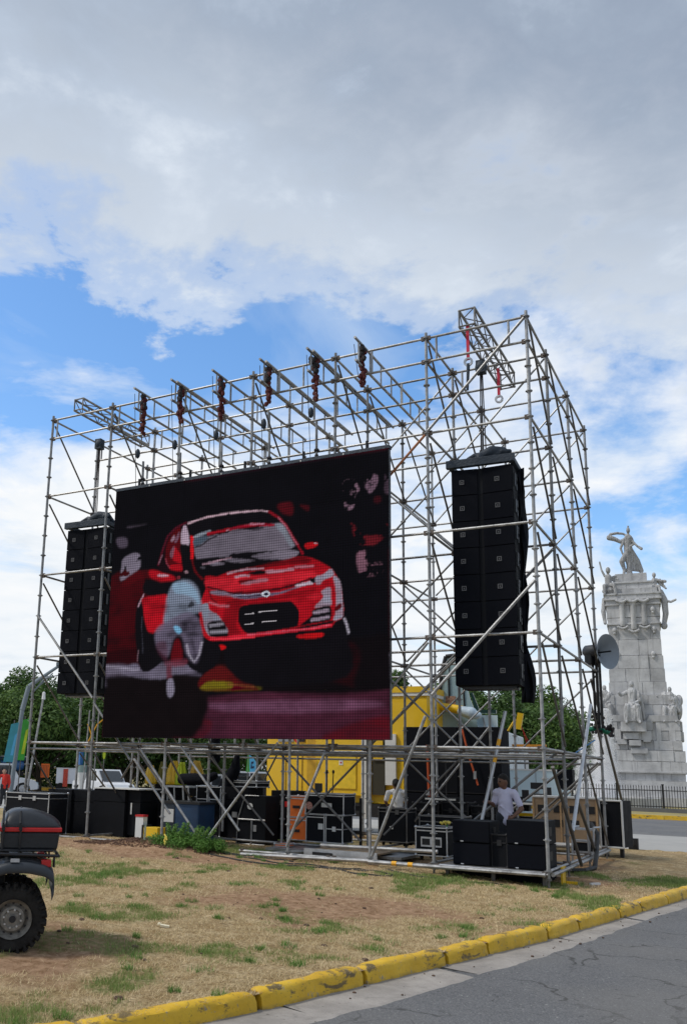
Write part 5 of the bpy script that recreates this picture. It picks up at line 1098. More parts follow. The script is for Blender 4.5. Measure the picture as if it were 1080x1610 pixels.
# ================================================================ EQUIPMENT
def case(name, label, cat, x0, x1, z0, z1, y, dep=.6, rz=0, body=BLK2, edge=ALU, lid=.25, handles=2, dish=False, wheels=True, seams=None, group=None, edges=True):
    W_, H = x1-x0, z1-z0; t = thing(name, label, cat, (x0, y, z0), rz, group); wz = .09 if wheels else 0
    zl = wz+(H-wz)*(1-lid)
    MB().box(0, W_, 0, dep, wz, zl-.006).build('body', body, t)
    MB().box(0, W_, 0, dep, zl+.006, H).build('lid', body, t)
    if edges:
        e = MB(); r = .010
        for x in (0, W_):
            for yy_ in (0, dep): e.box(x-r, x+r, yy_-r, yy_+r, wz, H)
        for z in (wz, zl, H):
            for yy_ in (0, dep): e.box(0, W_, yy_-r, yy_+r, z-r, z+r)
            for x in (0, W_): e.box(x-r, x+r, 0, dep, z-r, z+r)
        e.build('edging', edge, t); cb = MB()
        for x in (0, W_):
            for yy_ in (0, dep):
                for z in (wz, H): cb.ball((x, yy_, z), .03, 8, 6)
        cb.build('corner_caps', edge, t, True, kind='stuff')
    for k in range(handles):
        hx = W_*(k+1)/(handles+1) if handles > 1 else W_/2
        if dish:
            h = MB().box(hx-.10, hx+.10, -.012, -.002, wz+(zl-wz)*.35, wz+(zl-wz)*.75).build('handle_dish', ALU, t); MB().box(hx-.075, hx+.075, -.02, -.0125, wz+(zl-wz)*.42, wz+(zl-wz)*.68).build('handle_well', IRON, t)
        else: MB().box(hx-.04, hx+.04, -.02, -.001, zl-.05, zl+.05).build('latch', edge, t)
    if wheels:
        for x in (.08, W_-.08):
            for yy_ in (.08, dep-.08): MB().lathe([(0,-.02),(.045,-.02),(.045,.02),(0,.02)], 10, 'x', (x, yy_, .045)).build('caster', TIRE, t, True)
    return t
def cab(label, x0, x1, z0, z1, y, dep=.7, group=None, nm='subwoofer'):
    W_, H = x1-x0, z1-z0; t = thing(nm, label, 'speaker', (x0, y, z0), 0, group)
    MB().box(0, W_, .02, dep, .004, H-.004).build('cabinet', BLK2, t, bevel=.008); MB().box(.012, W_-.012, -.004, .018, .018, H-.018).build('grille', GRILLE, t)
    MB().box(W_-.001, W_+.006, dep*.35, dep*.6, H*.35, H*.72).build('side_handle', IRON, t); MB().box(W_*.22, W_*.30, -.008, -.0045, .01, .028).build('badge', ALU, t)
    for sx in (0, W_): pass
    return t
# stage-front row on the right platform
pf = thing('platform', 'low steel platform under the subwoofers at the right front corner', 'platform', (9.75, .05, 0))
MB().box(0, 1.85, 0, 1.6, .235, .275).build('deck', GALVD, pf); MB().box(.12, 1.7, .45, 1.5, .03, .23).build('under_deck_shade_box', BLKF, pf); MB().tube((-.05,-.02,.255), (1.9,-.02,.255), .033, 8).build('front_rail', ALU, pf, True)  # black box added beneath the deck to supply the dark shade there
for x in (.1, .9, 1.75): MB().box(x, x+.06, .1, .16, .04, .235).build('foot', GALVD, pf)
cab('lower subwoofer of the left stack in front of the worker', 9.95, 10.61, .28, .66, .25); cab('upper subwoofer of the left stack in front of the worker', 9.95, 10.61, .665, 1.04, .25)
cab('lower subwoofer of the right corner stack', 10.90, 11.54, .28, .68, .25, .95); cab('upper subwoofer of the right corner stack', 10.90, 11.54, .685, 1.09, .25, .95)
case('equipment_case', 'narrow black case between the two subwoofer stacks', 'case', 10.62, 10.88, .28, .82, .35, .5, edge=IRON, handles=1, wheels=False)
case('flight_case', 'black flight case with two silver dish handles, yellow flowers on top', 'flight case', 9.02, 9.62, .24, .84, 1.0, .7, dish=True, lid=.12)
f = thing('flowers', 'small bunch of yellow flowers on the dish-handled flight case', 'flowers', (9.58, 1.15, .86)); fm = MB()
for k in range(16): fm.ball((RNG.normal()*.05, RNG.normal()*.04, .05+RNG.random()*.05), .025, 6, 4)
fm.build('petals', mat('yellow_petals', (.8,.65,.12), .7), f, kind='stuff'); MB().tube((0,0,0), (0,0,.06), .01, 5).build('stem', GREEN, f)
case('flight_case', 'wide black case behind the dish-handled flight case', 'flight case', 8.55, 9.45, .45, .98, 2.6, .6, handles=2, edge=GALVD)
case('flight_case', 'black flight case with a pale logo patch behind the raking tube', 'flight case', 7.30, 7.95, .26, 1.06, 3.5, .6, handles=2, lid=.1, edge=GALVD)
MB().box(7.56,7.64,3.485,3.495,.62,.68).build('logo_patch', PAPER, label='small pale logo patch on the black flight case', cat='sticker')
for i, (x0, x1, z1, lb) in enumerate([(7.75,8.35,1.18,'black case on the deck left of the row beneath the black wall'),(8.4,9.0,1.22,'middle black case beneath the black wall'),(9.05,9.6,1.15,'right black case beneath the black wall, left of the worker')]):
    case('flight_case', lb, 'flight case', x0, x1, .5, z1, 4.5+.1*i, .6, wheels=False, handles=2, edge=IRON)
kb = thing('keyboard', 'dark control desk with a row of pale keys under the black wall', 'keyboard', (7.95, 4.6, 1.24)); MB().box(0,.85,0,.35,0,.08).build('case', BLK, kb)
for k in range(16): MB().box(.06+k*.045, .10+k*.045, -.012, -.001, .02, .06).build('key', PAPER, kb)
# black wall of stacked cases
bw = 0
cols = [(6.45,7.30),(7.31,7.92),(7.93,9.05)]
for ci, (a, b_) in enumerate(cols):
    for ri, (z0, z1) in enumerate([(.25,1.35),(1.355,2.25),(2.255,3.08)]):
        t = thing('touring_case', ['bottom','middle','top'][ri]+' black box in the '+['left','middle','right'][ci]+' column of the black stack before the coach', 'case', (a, 7.5, z0), 0)
        MB().box(0, b_-a, 0, .9, 0, z1-z0).build('body', BLKF if ci != 1 else BLK2, t, bevel=.02); MB().box(.05, b_-a-.05, -.012, -.001, .03, .05).build('batten', IRON, t)
ct = thing('ratchet_strap', 'orange ratchet strap slanting down the black stack', 'strap', (0,0,0)); MB().path([(8.05,7.4,3.2),(8.25,7.35,2.4),(8.5,7.3,1.6)], .025).build('webbing', ORGR, ct); MB().box(8.40,8.47,7.26,7.30,1.75,1.95).build('ratchet', ALU, ct)
ct = thing('ratchet_strap', 'thin orange strap hanging beside the fifth front standard', 'strap', (0,0,0)); MB().path([(7.15,7.4,2.6),(7.2,7.35,1.2)], .035).build('webbing', ORGR, ct); MB().box(7.13,7.23,7.28,7.33,1.3,1.42).build('ratchet', ALU, ct)
case('equipment_case', 'black and white speaker column at the right side of the black stack', 'case', 9.1, 9.35, .3, 1.9, 6.5, .3, wheels=False, edges=False)
for i, x in enumerate((7.55, 7.8)):
    t = thing('speaker_stand', ['left','right'][i]+' dark tripod stand in front of the black stack', 'stand', (x, 6.9, .2)); MB().tube((0,0,.4), (0,0,2.2), .018, 6).build('pole', IRON, t)
    for k in range(3): a = k*2.1+.5; MB().tube((0,0,.7), (.35*math.cos(a),.35*math.sin(a),0), .014, 5).build('leg', IRON, t)
# orange rig
case('flight_case', 'upper orange flight case with silver edges', 'flight case', 5.74, 6.20, .84, 1.28, 2.1, .5, body=ORG, wheels=False, lid=.12, handles=0)
case('flight_case', 'lower orange flight case with silver edges', 'flight case', 5.74, 6.20, .36, .83, 2.1, .5, body=ORG, wheels=False, lid=.12, handles=0)
for z, lb in ((1.05, 'upper'), (.55, 'lower')): MB().box(5.86,6.03,2.085,2.095,z-.03,z+.03).build('stencil', IRON, label='dark stencil on the '+lb+' orange case', cat='sticker')
case('flight_case', 'small orange and grey box on the ground below the orange cases', 'flight case', 5.95, 6.25, .16, .33, 1.1, .3, body=ORG, wheels=False, handles=0)
case('flight_case', 'black case with a round sticker and white tag right of the upper orange case', 'flight case', 6.24, 7.12, .93, 1.36, 1.95, .6, wheels=False, handles=0, lid=.1)
s_ = MB().lathe([(0,-.004),(.08,-.004),(.08,.004),(0,.004)], 16, 'y', (6.33,1.93,1.10)).build('round_sticker', mat('pale_red_print', (.45,.22,.18), .6, 0, .8, 30), label='round pale sticker on the upper black case', cat='sticker')
MB().box(6.62,6.86,1.925,1.933,1.08,1.17).build('white_tag', PAPER, label='white tag on the upper black case right of the orange one', cat='label')
case('flight_case', 'open-fronted black case with grey side right of the lower orange case', 'flight case', 6.26, 6.68, .36, .92, 1.95, .5, wheels=False, handles=0, lid=.1)
case('flight_case', 'black rack with grey slats at the end of the lower case row', 'flight case', 6.72, 7.10, .36, .92, 1.95, .5, wheels=False, handles=1, lid=.5)
MB().box(6.55,6.66,1.925,1.933,.62,.74).build('white_tag', PAPER, label='small square white tag on the lower black case', cat='label')
for i, x in enumerate((6.62, 6.75)):
    t = thing('microphone_stand', 'short dark '+['left','right'][i]+' microphone stand on the black case', 'stand', (x, 2.2, 1.37)); MB().tube((0,0,0), (.02*i,0,.42), .012, 5).build('pole', IRON, t); MB().ball((.02*i,0,.45), .03, 8, 6, (1,1,1.5)).build('head', IRON, t, True)
t = thing('monitor', 'small dark upright display on the black cases', 'monitor', (6.28, 2.3, 1.37)); MB().box(0,.17,0,.05,.02,.20).build('display', PLAS, t, bevel=.01); MB().box(.05,.12,-.02,.08,0,.02).build('foot', PLAS, t)
# platform of boards
pf = thing('platform', 'aluminium framed wooden deck lying under the orange cases', 'platform', (5.9, .5, 0))
MB().box(0,2.9,.3,1.9,.22,.27).build('deck', GALV, pf)
for k in range(7): MB().box(1.15+k*.2,1.34+k*.2,-.15,1.1,.30,.33).build('board', WOOD if k%2 else TAN, pf)
MB().box(1.1,2.6,-.18,-.15,.22,.36).build('edge_rail', ALU, pf); MB().box(1.3,1.7,-.22,-.19,.14,.30).build('skirt', IRON, pf)
for k in range(4): MB().box(.1+k*.85,.2+k*.85,.4,.5,.03,.22).build('foot', GALVD, pf)
t = thing('barrier', 'dark steel stand right of the black cases in front of the yellow truck', 'barrier', (6.68, 3.0, .15))
for x in (0, .36): MB().box(x,x+.05,0,.05,0,1.12).build('post', IRON, t)
MB().box(.05,.36,.005,.045,.35,.42).build('crossbar', IRON, t); MB().box(-.15,.36,.005,.045,.85,.95).build('crossbar', IRON, t)
# left group
case('flight_case', 'long low-lidded black flight case with silver top at the far left end of the scaffold', 'flight case', -.42, .80, .16, 1.15, -.15, .7, rz=R(4), lid=.12, handles=2)
case('flight_case', 'tall black case behind the top box of the quad bike', 'flight case', -.10, .62, .17, 1.24, .9, .8, edges=False, wheels=False, handles=0)
case('flight_case', 'second tall black case left of the second front standard', 'flight case', .64, 1.26, .17, 1.24, .95, .8, edges=False, wheels=False, handles=0)
case('flight_case', 'wide black case with white top edge right of the second front standard', 'flight case', 1.30, 2.20, .17, 1.29, .9, .8, edges=False, wheels=False, handles=0)
case('flight_case', 'black case with a pale stencil strip near the yellow jackets', 'flight case', 2.22, 2.56, .2, 1.27, 1.0, .8, edges=False, handles=0)
MB().box(2.30,2.34,.985,.995,.75,1.0).build('pale_stencil', PAPER, label='vertical pale stencil on the black case left of the yellow jackets', cat='sticker')
MB().box(1.3,2.6,.88,1.75,1.295,1.32).build('tray', PAPER, label='pale flat tray lying on the black cases', cat='tray')
case('flight_case', 'black case under the yellow jackets', 'flight case', 1.95, 2.75, .2, 1.42, 2.4, .7, edges=False, handles=0)
case('flight_case', 'low black trunk under the yellow jackets, in front', 'flight case', 2.62, 3.12, .2, 1.0, 1.6, .7, edges=False, handles=0)
t = thing('marker_post', 'white marker box with red top at the ground tube', 'box', (3.04, .2, .18)); MB().box(0,.2,0,.15,0,.58).build('body', PAPER, t); MB().box(-.01,.21,-.01,.16,.58,.62).build('top', RED, t)
t = thing('bin', 'yellow plastic crate with a dark end at the foot of the third standard', 'crate', (3.28, .12, .18)); MB().box(.03,.40,0,.3,.08,.38).build('body', YEL, t, bevel=.01); MB().box(0,.03,-.02,.32,0,.42).build('dark_end', IRON, t)
t = thing('tarp_case', 'dark blue tarpaulin covered case behind the green bush', 'case', (3.2, .95, .18)); MB().box(0,.95,0,.7,0,.88).build('cover', DKBLU, t, bevel=.04); MB().box(0,.34,-.012,-.002,.03,.86).build('dark_flap', NAVYC, t)  # darker navy plate over the left part of the cover's front
MB().box(.06,.32,-.02,-.013,.46,.74).build('paper_sheet', PAPER, t); MB().box(-.02,1.0,-.03,.73,.86,.91).build('top_rim', PLAS, t)
# yellow vests and capes
def cape(label, x, y, z0, z1, w, mt, lean=0):
    t = thing('rain_cape', label, 'cape', (x, y, z0)); n = 12; V = []
    for i in range(9):
        q = i/8; ww = w*(.55+.45*math.sin(min(1, (1-q)*1.6)*math.pi/2)); 
        for k in range(n+1): u = k/n; V.append((lean*q+(u-.5)*ww, -.05*math.sin(u*math.pi)-.02*math.sin(u*19+q*3)*(1-q*.5), (z1-z0)*q))
    F = [(i*(n+1)+k, i*(n+1)+k+1, (i+1)*(n+1)+k+1, (i+1)*(n+1)+k) for i in range(8) for k in range(n)]
    o = MB().add(V, F).build('cloth', mt, t, True); m_ = o.modifiers.new('t', 'SOLIDIFY'); m_.thickness = .05; return t
cape('yellow vest hanging leftmost of the yellow cloths', 1.95, 2.2, 1.42, 1.86, .30, YEL); cape('olive and yellow vest second of the yellow cloths', 2.25, 2.3, 1.42, 1.95, .30, mat('olive_cloth', (.16,.15,.03), .8))
cape('bright yellow vest in the middle of the row of cloths', 2.55, 2.25, 1.42, 1.98, .36, YEL, .05); cape('lime yellow vest right of the middle of the cloths', 2.80, 2.2, 1.42, 1.95, .28, LIME, .06); cape('pale orange-yellow cape draped upright by the rolled tarp', 2.82, 2.9, 1.5, 2.0, .34, mat('amber_cloth', (.80,.50,.08), .7))
t = thing('folding_table', 'small table with white legs under the yellow cloths', 'table', (2.3, 2.15, .2)); MB().box(0,.8,0,.5,1.16,1.2).build('tabletop', PAPER, t)
for x in (.15,.35,.6,.75): MB().tube((x,.05,1.16), (x+.1,.05,.2), .02, 6).build('leg', PAPER, t)
t = thing('rolled_tarp', 'fat roll of black tarpaulin lying on the cases', 'tarpaulin', (3.05, 1.95, 1.56)); r = MB(); limb(r, [(0,0,0),(.35,0,.01),(.62,0,0),(.85,.02,.1)], [.13,.14,.12,.09], 14); remesh('roll', r, BLKF, .02, t, 2)
t = thing('hanging_bag', 'black bag hanging under the screen from the deck level', 'bag', (3.62, 2.4, 0)); r = MB(); limb(r, [(0,0,2.5),(0,0,2.2),(.02,0,2.05)], [.13,.15,.13]); remesh('bag', r, BLKF, .025, t, 1); MB().tube((0,0,2.5), (0,0,2.75), .01, 5).build('cord', CABLE, t)
t = thing('draped_cloth', 'black cloth hanging from the deck over the black cases', 'cloth', (4.15, 2.55, 0)); r = MB(); limb(r, [(-.25,0,1.45),(-.05,0,1.8),(.0,0,2.1)], [.18,.14,.07]); limb(r, [(-.25,0,1.45),(-.3,0,1.2)], [.2,.2]); remesh('cloth', r, BLKF, .025, t, 1)
for i, (x0,x1,z0,z1,y,lb) in enumerate([(3.30,3.95,.2,1.40,2.2,'black case with a white tag behind the rolled tarp'),(3.98,4.62,.2,1.42,2.3,'black case with a grey frame between the crossing tubes'),(4.95,5.50,.2,1.37,2.8,'big plain black case left of the orange cases')]):
    case('flight_case', lb, 'flight case', x0, x1, z0, z1, y, .7, edge=GALVD if i else ALU, edges=(i == 0), handles=1)
MB().box(5.40,5.52,2.60,2.61,1.02,1.14).build('red_sticker', RED, label='red sticker on the big black case beside the orange cases', cat='sticker')
for x, z, lb in ((3.62,.62,'left'),(4.28,.75,'right')): MB().box(x,x+.13,2.18,2.19,z,z+.12).build('white_tag', mat('worn_tag', (.3,.3,.3), .8), label='worn white tag on the black case '+lb+' of the crossing tubes', cat='label')
case('flight_case', 'shallow black case with silver top lying over the black cases', 'flight case', 3.85, 4.72, 1.43, 1.56, 2.5, .6, lid=.3, wheels=False, handles=0)
t = thing('console_case', 'slant-fronted black console case with silver frame and round sticker', 'console', (4.52, 2.0, .2))
MB().prism([(0,0),(.72,0),(.72,1.05),(.20,1.05),(.03,.55)], 0, .6).build('body', BLK2, t)
e = MB().path([(0,-.01,.0),(.72,-.01,.0)], .018).path([(0,-.01,.0),(.03,-.01,.55),(.20,-.01,1.05),(.55,-.01,1.05)], .014).path([(.03,-.01,.53),(.72,-.01,.53)], .022).path([(.38,-.01,0),(.38,-.01,.53)], .022); e.build('edging', GALV, t)
MB().lathe([(0,-.004),(.07,-.004),(.07,.004),(0,.004)], 14, 'y', (.33,-.012,.82)).build('round_sticker', PAPER, t); MB().box(.42,.50,-.012,-.003,.28,.42).build('tag', mat('worn_tag', (.3,.3,.3), .8), t)
# right rear
t = thing('crate', 'tan plywood crate with dark square openings at the right rear of the scaffold', 'crate', (9.95, 6.75, .25), R(2)); MB().box(0,1.45,0,.8,.1,1.12).build('body', TAN, t)
for r in range(2):
    for c in range(4): MB().box(.12+c*.36,.12+c*.36+.2,-.012,-.002,.45+r*.33,.62+r*.33).build('opening', IRON, t)
MB().box(-.02,1.47,-.02,.82,1.12,1.16).build('lid', PAPER, t); 
for x in (.0,.62,1.42): MB().box(x,x+.04,-.02,-.001,.1,1.1).build('batten', WOOD, t)
t = thing('equipment_case', 'black case with white edges right of the tan crate by the road', 'case', (11.42, 7.0, .3), R(-6)); MB().box(0,.5,0,.9,0,1.05).build('body', BLK2, t); MB().path([(0,-.01,0),(.5,-.01,0),(.5,-.01,1.05),(0,-.01,1.05),(0,-.01,0)], .025).build('edging', PAPER, t)
for x in (.08,.42): MB().box(x-.04,x+.04,.1,.2,-.22,0).build('caster', IRON, t)
t = thing('mixing_desk', 'control desk with small monitors in front of the pale blue truck', 'desk', (9.15, 7.6, 0)); MB().box(0,1.1,0,.5,1.16,1.2).build('top', PAPER, t); MB().box(.05,.5,.1,.4,1.0,1.15).build('drawer', BLK, t)
for x in (.03,1.03): MB().box(x,x+.05,.05,.1,.1,1.16).build('leg', IRON, t)
for i, (x, z, w, h) in enumerate([(.05,1.22,.3,.13),(.33,1.30,.17,.22),(.62,1.24,.24,.2),(.55,1.55,.35,.16),(.85,1.3,.2,.3)]): MB().box(x,x+w,.15,.2,z,z+h).build('display' if i else 'switcher', PLAS, t, bevel=.006)
cab('black loudspeaker on a pole behind the right corner standard', 10.42, 10.78, 1.55, 2.05, 7.4, .35, nm='loudspeaker')
MB().tube((10.6,7.55,.1), (10.6,7.55,1.54), .02, 6).build('speaker_pole', IRON, label='thin dark pole carrying the rear loudspeaker', cat='pole')
t = thing('flatbed_frame', 'yellow steel chassis frame behind the worker', 'frame', (9.0, 9.2, 0))
for z in (.82, 1.02): MB().box(0,1.5,0,.1,z,z+.08).build('beam', YEL, t)
for x in (0,.5,1.0,1.42): MB().box(x,x+.07,.01,.09,.9,1.02).build('strut', YEL, t)
MB().box(-.05,1.6,0,.6,1.11,1.2).build('black_deck', BLK, t); MB().box(.1,1.4,.1,.5,.2,.8).build('wheel_box', BLK, t)
# aluminium stair rack at right
t = thing('stair_rack', 'folded aluminium stage stair rack at the right end', 'stair', (11.25, 4.3, .12))
for x in (0,.42): MB().path([(x,0,0),(x+.02,0,.72),(x+.1,.3,.72)], .022).build('side_rail', ALU, t)
for z in (.2,.42,.66): MB().box(0,.44,0,.22,z,z+.04).build('tread', ALU, t)
MB().box(.02,.4,.02,.2,.24,.40).build('black_box', BLK, t)
t = thing('cable_loom', 'thick black cable bundle looped beside the stair rack', 'cable', (0,0,0)); MB().path([(11.55,4.9,.9),(11.72,4.6,.7),(11.78,4.0,.4),(11.82,3.4,.12),(11.7,2.9,.10),(11.5,2.6,.11)], .045, 8).build('cable', CABLE, t, True)
t = thing('corner_bracket', 'yellow steel corner bracket under the platform edge', 'bracket', (11.68, .75, .02)); MB().box(0,.03,0,.3,0,.30).box(0,.22,.28,.31,0,.05).box(0,.03,.26,.32,.0,.3).build('bracket', YEL, t)
MB().cbox((12.15,1.25,float(gz(12.15,1.25))+.02), (.2,.05,.035), Euler((0,0,.9)).to_matrix()).build('white_peg', PAPER, label='short white peg lying on the grass right of the platform', cat='peg')
# horn loudspeaker
t = thing('horn_loudspeaker', 'grey horn loudspeaker clamped high on the right rear standard', 'horn loudspeaker', (11.70, 6.15, 4.72), R(-28))
MB().lathe([(.05,-.02),(.09,.02),(.17,.10),(.30,.20),(.40,.26),(.41,.27),(.39,.262),(.28,.19),(.15,.095),(.07,.02)], 32, 'x', (0,0,0)).build('horn', mat('horn_grey', (.24,.27,.30), .45, .2, .1, 3), t, True)
MB().lathe([(0,-.36),(.10,-.36),(.15,-.30),(.15,-.08),(.09,.0),(0,.0)], 16, 'x', (0,0,.05)).build('driver', mat('driver_grey', (.06,.065,.075), .5), t, True); MB().box(-.3,-.1,-.12,.12,-.28,.12).build('bracket', PLAS, t, bevel=.03); MB().tube((0,0,0),(.34,0,0),.02,6).build('phase_plug', IRON, t)
for i, x in enumerate((-.16,-.07,.02)): MB().tube((x,0,-.05), (x,0,-1.75), .03, 8).build('stand_tube', IRON, t, True)
cc = MB(); rg = np.random.default_rng(9)
for k in range(40): cc.ball((-.12+rg.normal()*.07, rg.normal()*.06, -1.35-rg.random()*.5), .035, 6, 4)
cc.build('chain_clump', CHAINB, t, True); c3 = MB()
for k in range(14): c3.ball((.22+rg.normal()*.04, rg.normal()*.04, -1.65-rg.random()*.3), .04, 6, 4)
c3.build('chain_clump', CHAINB, t, True)
MB().path([(11.40,6.28,2.95),(11.55,6.3,2.98),(11.88,6.32,2.86)], .055, 8).build('green_cloth', DKGRN, label='green plastic tube tied near the top of the right prop', cat='tube')
MB().path([(10.95,6.4,2.35),(11.50,6.4,2.72)], .014, 6).build('blue_rope', BLUER, label='blue rope running from the green tube to the left', cat='rope')
t = thing('yellow_hook', 'yellow hook block and orange bar behind the right array foot', 'hook', (9.35, 7.9, 3.0)); MB().cbox((.1,0,.25), (.14,.1,.42), Euler((0,.2,0)).to_matrix()).build('hook_block', YEL, t); MB().tube((0,0,.3), (-.2,0,.0), .03, 6).build('arm', YEL, t); MB().box(-.1,.75,-.03,.03,-.40,-.34).build('orange_bar', mat('amber_bar', (.7,.3,.03), .5), t)
for x in (.0,.7): MB().tube((x,0,-.35), (x,0,-.75), .02, 5).build('leg', ORGR, t)
for x in (.35,.45): MB().tube((.15,0,.1), (x,0,-.6), .008, 4).build('cord', RED, t)
# cables on the ground
def gpath(name, label, pts, r):
    P_ = np.array(pts, float); out = []
    for i in range(len(P_)-1):
        p0, p1, p2, p3 = P_[max(i-1,0)], P_[i], P_[i+1], P_[min(i+2, len(P_)-1)]
        for s in np.linspace(0, 1, 8, endpoint=False): q = .5*((2*p1)+(-p0+p2)*s+(2*p0-5*p1+4*p2-p3)*s*s+(-p0+3*p1-3*p2+p3)*s**3); out.append((q[0], q[1], float(gz(q[0], q[1]))+r*.8))
    MB().path(out, r, 7).build(name, CABLE, smooth=True, label=label, cat='cable')
gpath('cable', 'black cable snaking over the grass in front of the base tube', [(5.6,-.9),(6.4,-1.25),(7.3,-1.15),(8.1,-1.0),(8.9,-1.25),(9.3,-1.0),(8.9,-.7),(8.3,-.8)], .014)
gpath('cable', 'second black cable crossing the mulch toward the platform', [(5.4,-.45),(6.1,-.75),(7.0,-.85),(7.9,-.75),(8.9,-.95)], .012)
gpath('cable', 'cable coming out of the bush over the mulch', [(5.0,-.2),(5.6,-.3),(6.3,-.5),(7.2,-.35)], .012)
gpath('cable', 'black cable lying on the grass under the right platform', [(8.9,-.4),(9.6,-.6),(10.4,-.5),(11.0,-.25)], .012)

# ---------------------------------------------------------------- yellow truck
YT = thing('yellow_truck', 'big yellow box truck parked behind the scaffold right of the screen foot', 'truck', (0, 10, 0))
MB().box(.95,5.14,0,2.6,.95,3.5).build('body', YEL, YT); MB().box(5.14,6.30,-.02,2.6,1.1,4.15).build('tall_body', YEL, YT); MB().box(4.98,6.36,-.08,2.66,4.24,4.42).build('roof_cap', YEL, YT); MB().box(4.99,6.35,-.06,2.64,4.14,4.24).build('white_stripe', PAPER, YT)
MB().box(2.4,2.72,-.05,-.01,1.15,3.3).build('recess_shade', mat('shaded_ochre', (.55,.33,.02), .5), YT); MB().box(2.74,4.55,-.14,-.01,1.15,2.95).build('door_panel', YEL, YT, bevel=.02)  # raised strip in darker yellow paints the shade of a recess
MB().box(4.3,4.45,-.22,-.15,.5,3.4).build('white_pillar', PAPER, YT); MB().box(5.02,5.35,-.12,-.03,1.5,3.0).build('white_panel', PAPER, YT); MB().box(3.2,4.1,-.17,-.145,1.35,2.5).build('hatch', mat('hatch_yellow', (.82,.56,.03), .4), YT); MB().box(3.55,3.68,-.18,-.171,2.05,2.2).build('warning_label', PAPER, YT); MB().box(3.59,3.64,-.185,-.181,2.1,2.15).build('warning_sign', RED, YT)
MB().box(1.35,1.9,-.03,-.01,2.75,3.2).build('window', GREYP, YT); MB().box(2.02,2.3,-.03,-.01,2.75,3.2).build('window', PLAS, YT); MB().box(1.05,4.9,-.2,2.4,.55,.93).build('chassis', IRON, YT)
for x in (1.5,1.62,2.2): MB().box(x,x+.02,-.02,-.001,1.0,2.7).build('panel_seam', mat('seam_dark_yellow', (.35,.2,.01), .6), YT)
MB().box(4.6,5.0,-.1,-.01,1.2,3.0).build('dark_door', mat('dark_olive_panel', (.04,.035,.02), .7), YT); MB().box(4.65,4.95,-.14,-.11,2.2,2.8).build('yellow_mark', YEL, YT)
MB().path([(1.9,-.3,3.0),(2.3,-.35,2.6),(2.45,-.35,2.52)], .03).cbox((2.45,-.35,2.5), (.22,.1,.08)).build('red_work_lamp', RED, YT)
for x in (1.8,2.9,5.6): MB().lathe([(0,-.1),(.35,-.1),(.5,-.05),(.5,.25),(0,.25)], 20, 'y', (x,.05,.5)).build('wheel', TIRE, YT, True)
# coach with tall windscreen
CO = thing('coach', 'pale silver-blue coach with a tall curved windscreen beneath the right speaker array', 'coach', (6.2, 11.6, 0), R(6))
MB().box(.15,1.6,.0,7.5,.5,3.35).build('body', COACH, CO, bevel=.06)
pts = [(.0,3.0),(.03,4.2),(.10,5.0),(.22,5.45),(.66,5.5),(.78,4.9),(.92,4.2),(1.1,3.7),(1.15,3.3),(.1,2.9)]
MB().prism(pts, -.12, .0).build('windscreen', PALEG, CO); 
fr = MB(); fp = [(-.02,2.9),(.0,4.2),(.08,5.0),(.22,5.5),(.68,5.55)]
fr.path([(x,-.12,z) for x, z in fp], .06, 8); fr.path([(.33,-.13,3.9),(.32,-.13,5.3)], .015, 5); fr.path([(.78,-.13,3.7),(.72,-.13,5.2)], .03, 5); fr.build('black_frame', IRON, CO)
MB().box(.2,.62,.0,2,4.6,5.45).build('upper_roof', COACH, CO, bevel=.08)
m_ = MB(); limb(m_, [(.05,-.35,3.92),(.4,-.38,3.86),(.72,-.4,3.80)], [.12,.13,.14], 12); remesh('mirror_arm', m_, YEL, .03, CO, 1); m_ = MB(); limb(m_, [(.72,-.42,3.78),(1.0,-.42,3.70)], [.15,.20]); m_.ball((1.15,-.42,3.64), .16, 10, 8, (1.2,.8,.8)); remesh('mirror_shell', m_, COACH, .03, CO, 1)
MB().box(.2,.5,-.16,-.125,3.98,4.25).build('dash_clutter', mat('warm_clutter', (.3,.17,.12), .7, 0, .9, 14), CO); MB().path([(.30,-.16,4.2),(.29,-.16,4.95)], .02, 5).build('wiper', IRON, CO)
MB().prism([(1.12,3.72),(.95,4.35),(1.03,4.35),(1.22,3.82),(1.72,3.82),(1.72,3.72)], -.2, -.1).build('mirror_glass_frame', mat('dark_green_glass', (.02,.05,.045), .15), CO)
MB().box(1.1,1.7,.1,.2,2.75,3.68).build('rear_panel', LBLUE, CO); MB().path([(1.3,.0,3.6),(1.36,.0,3.3),(1.4,.0,2.9)], .03).build('trim', GREYP, CO)
for x in (.4,2.0): MB().lathe([(0,0),(.35,0),(.5,.05),(.5,.35),(0,.35)], 20, 'x', (x-.2,1.4,.5)).build('wheel', TIRE, CO, True)
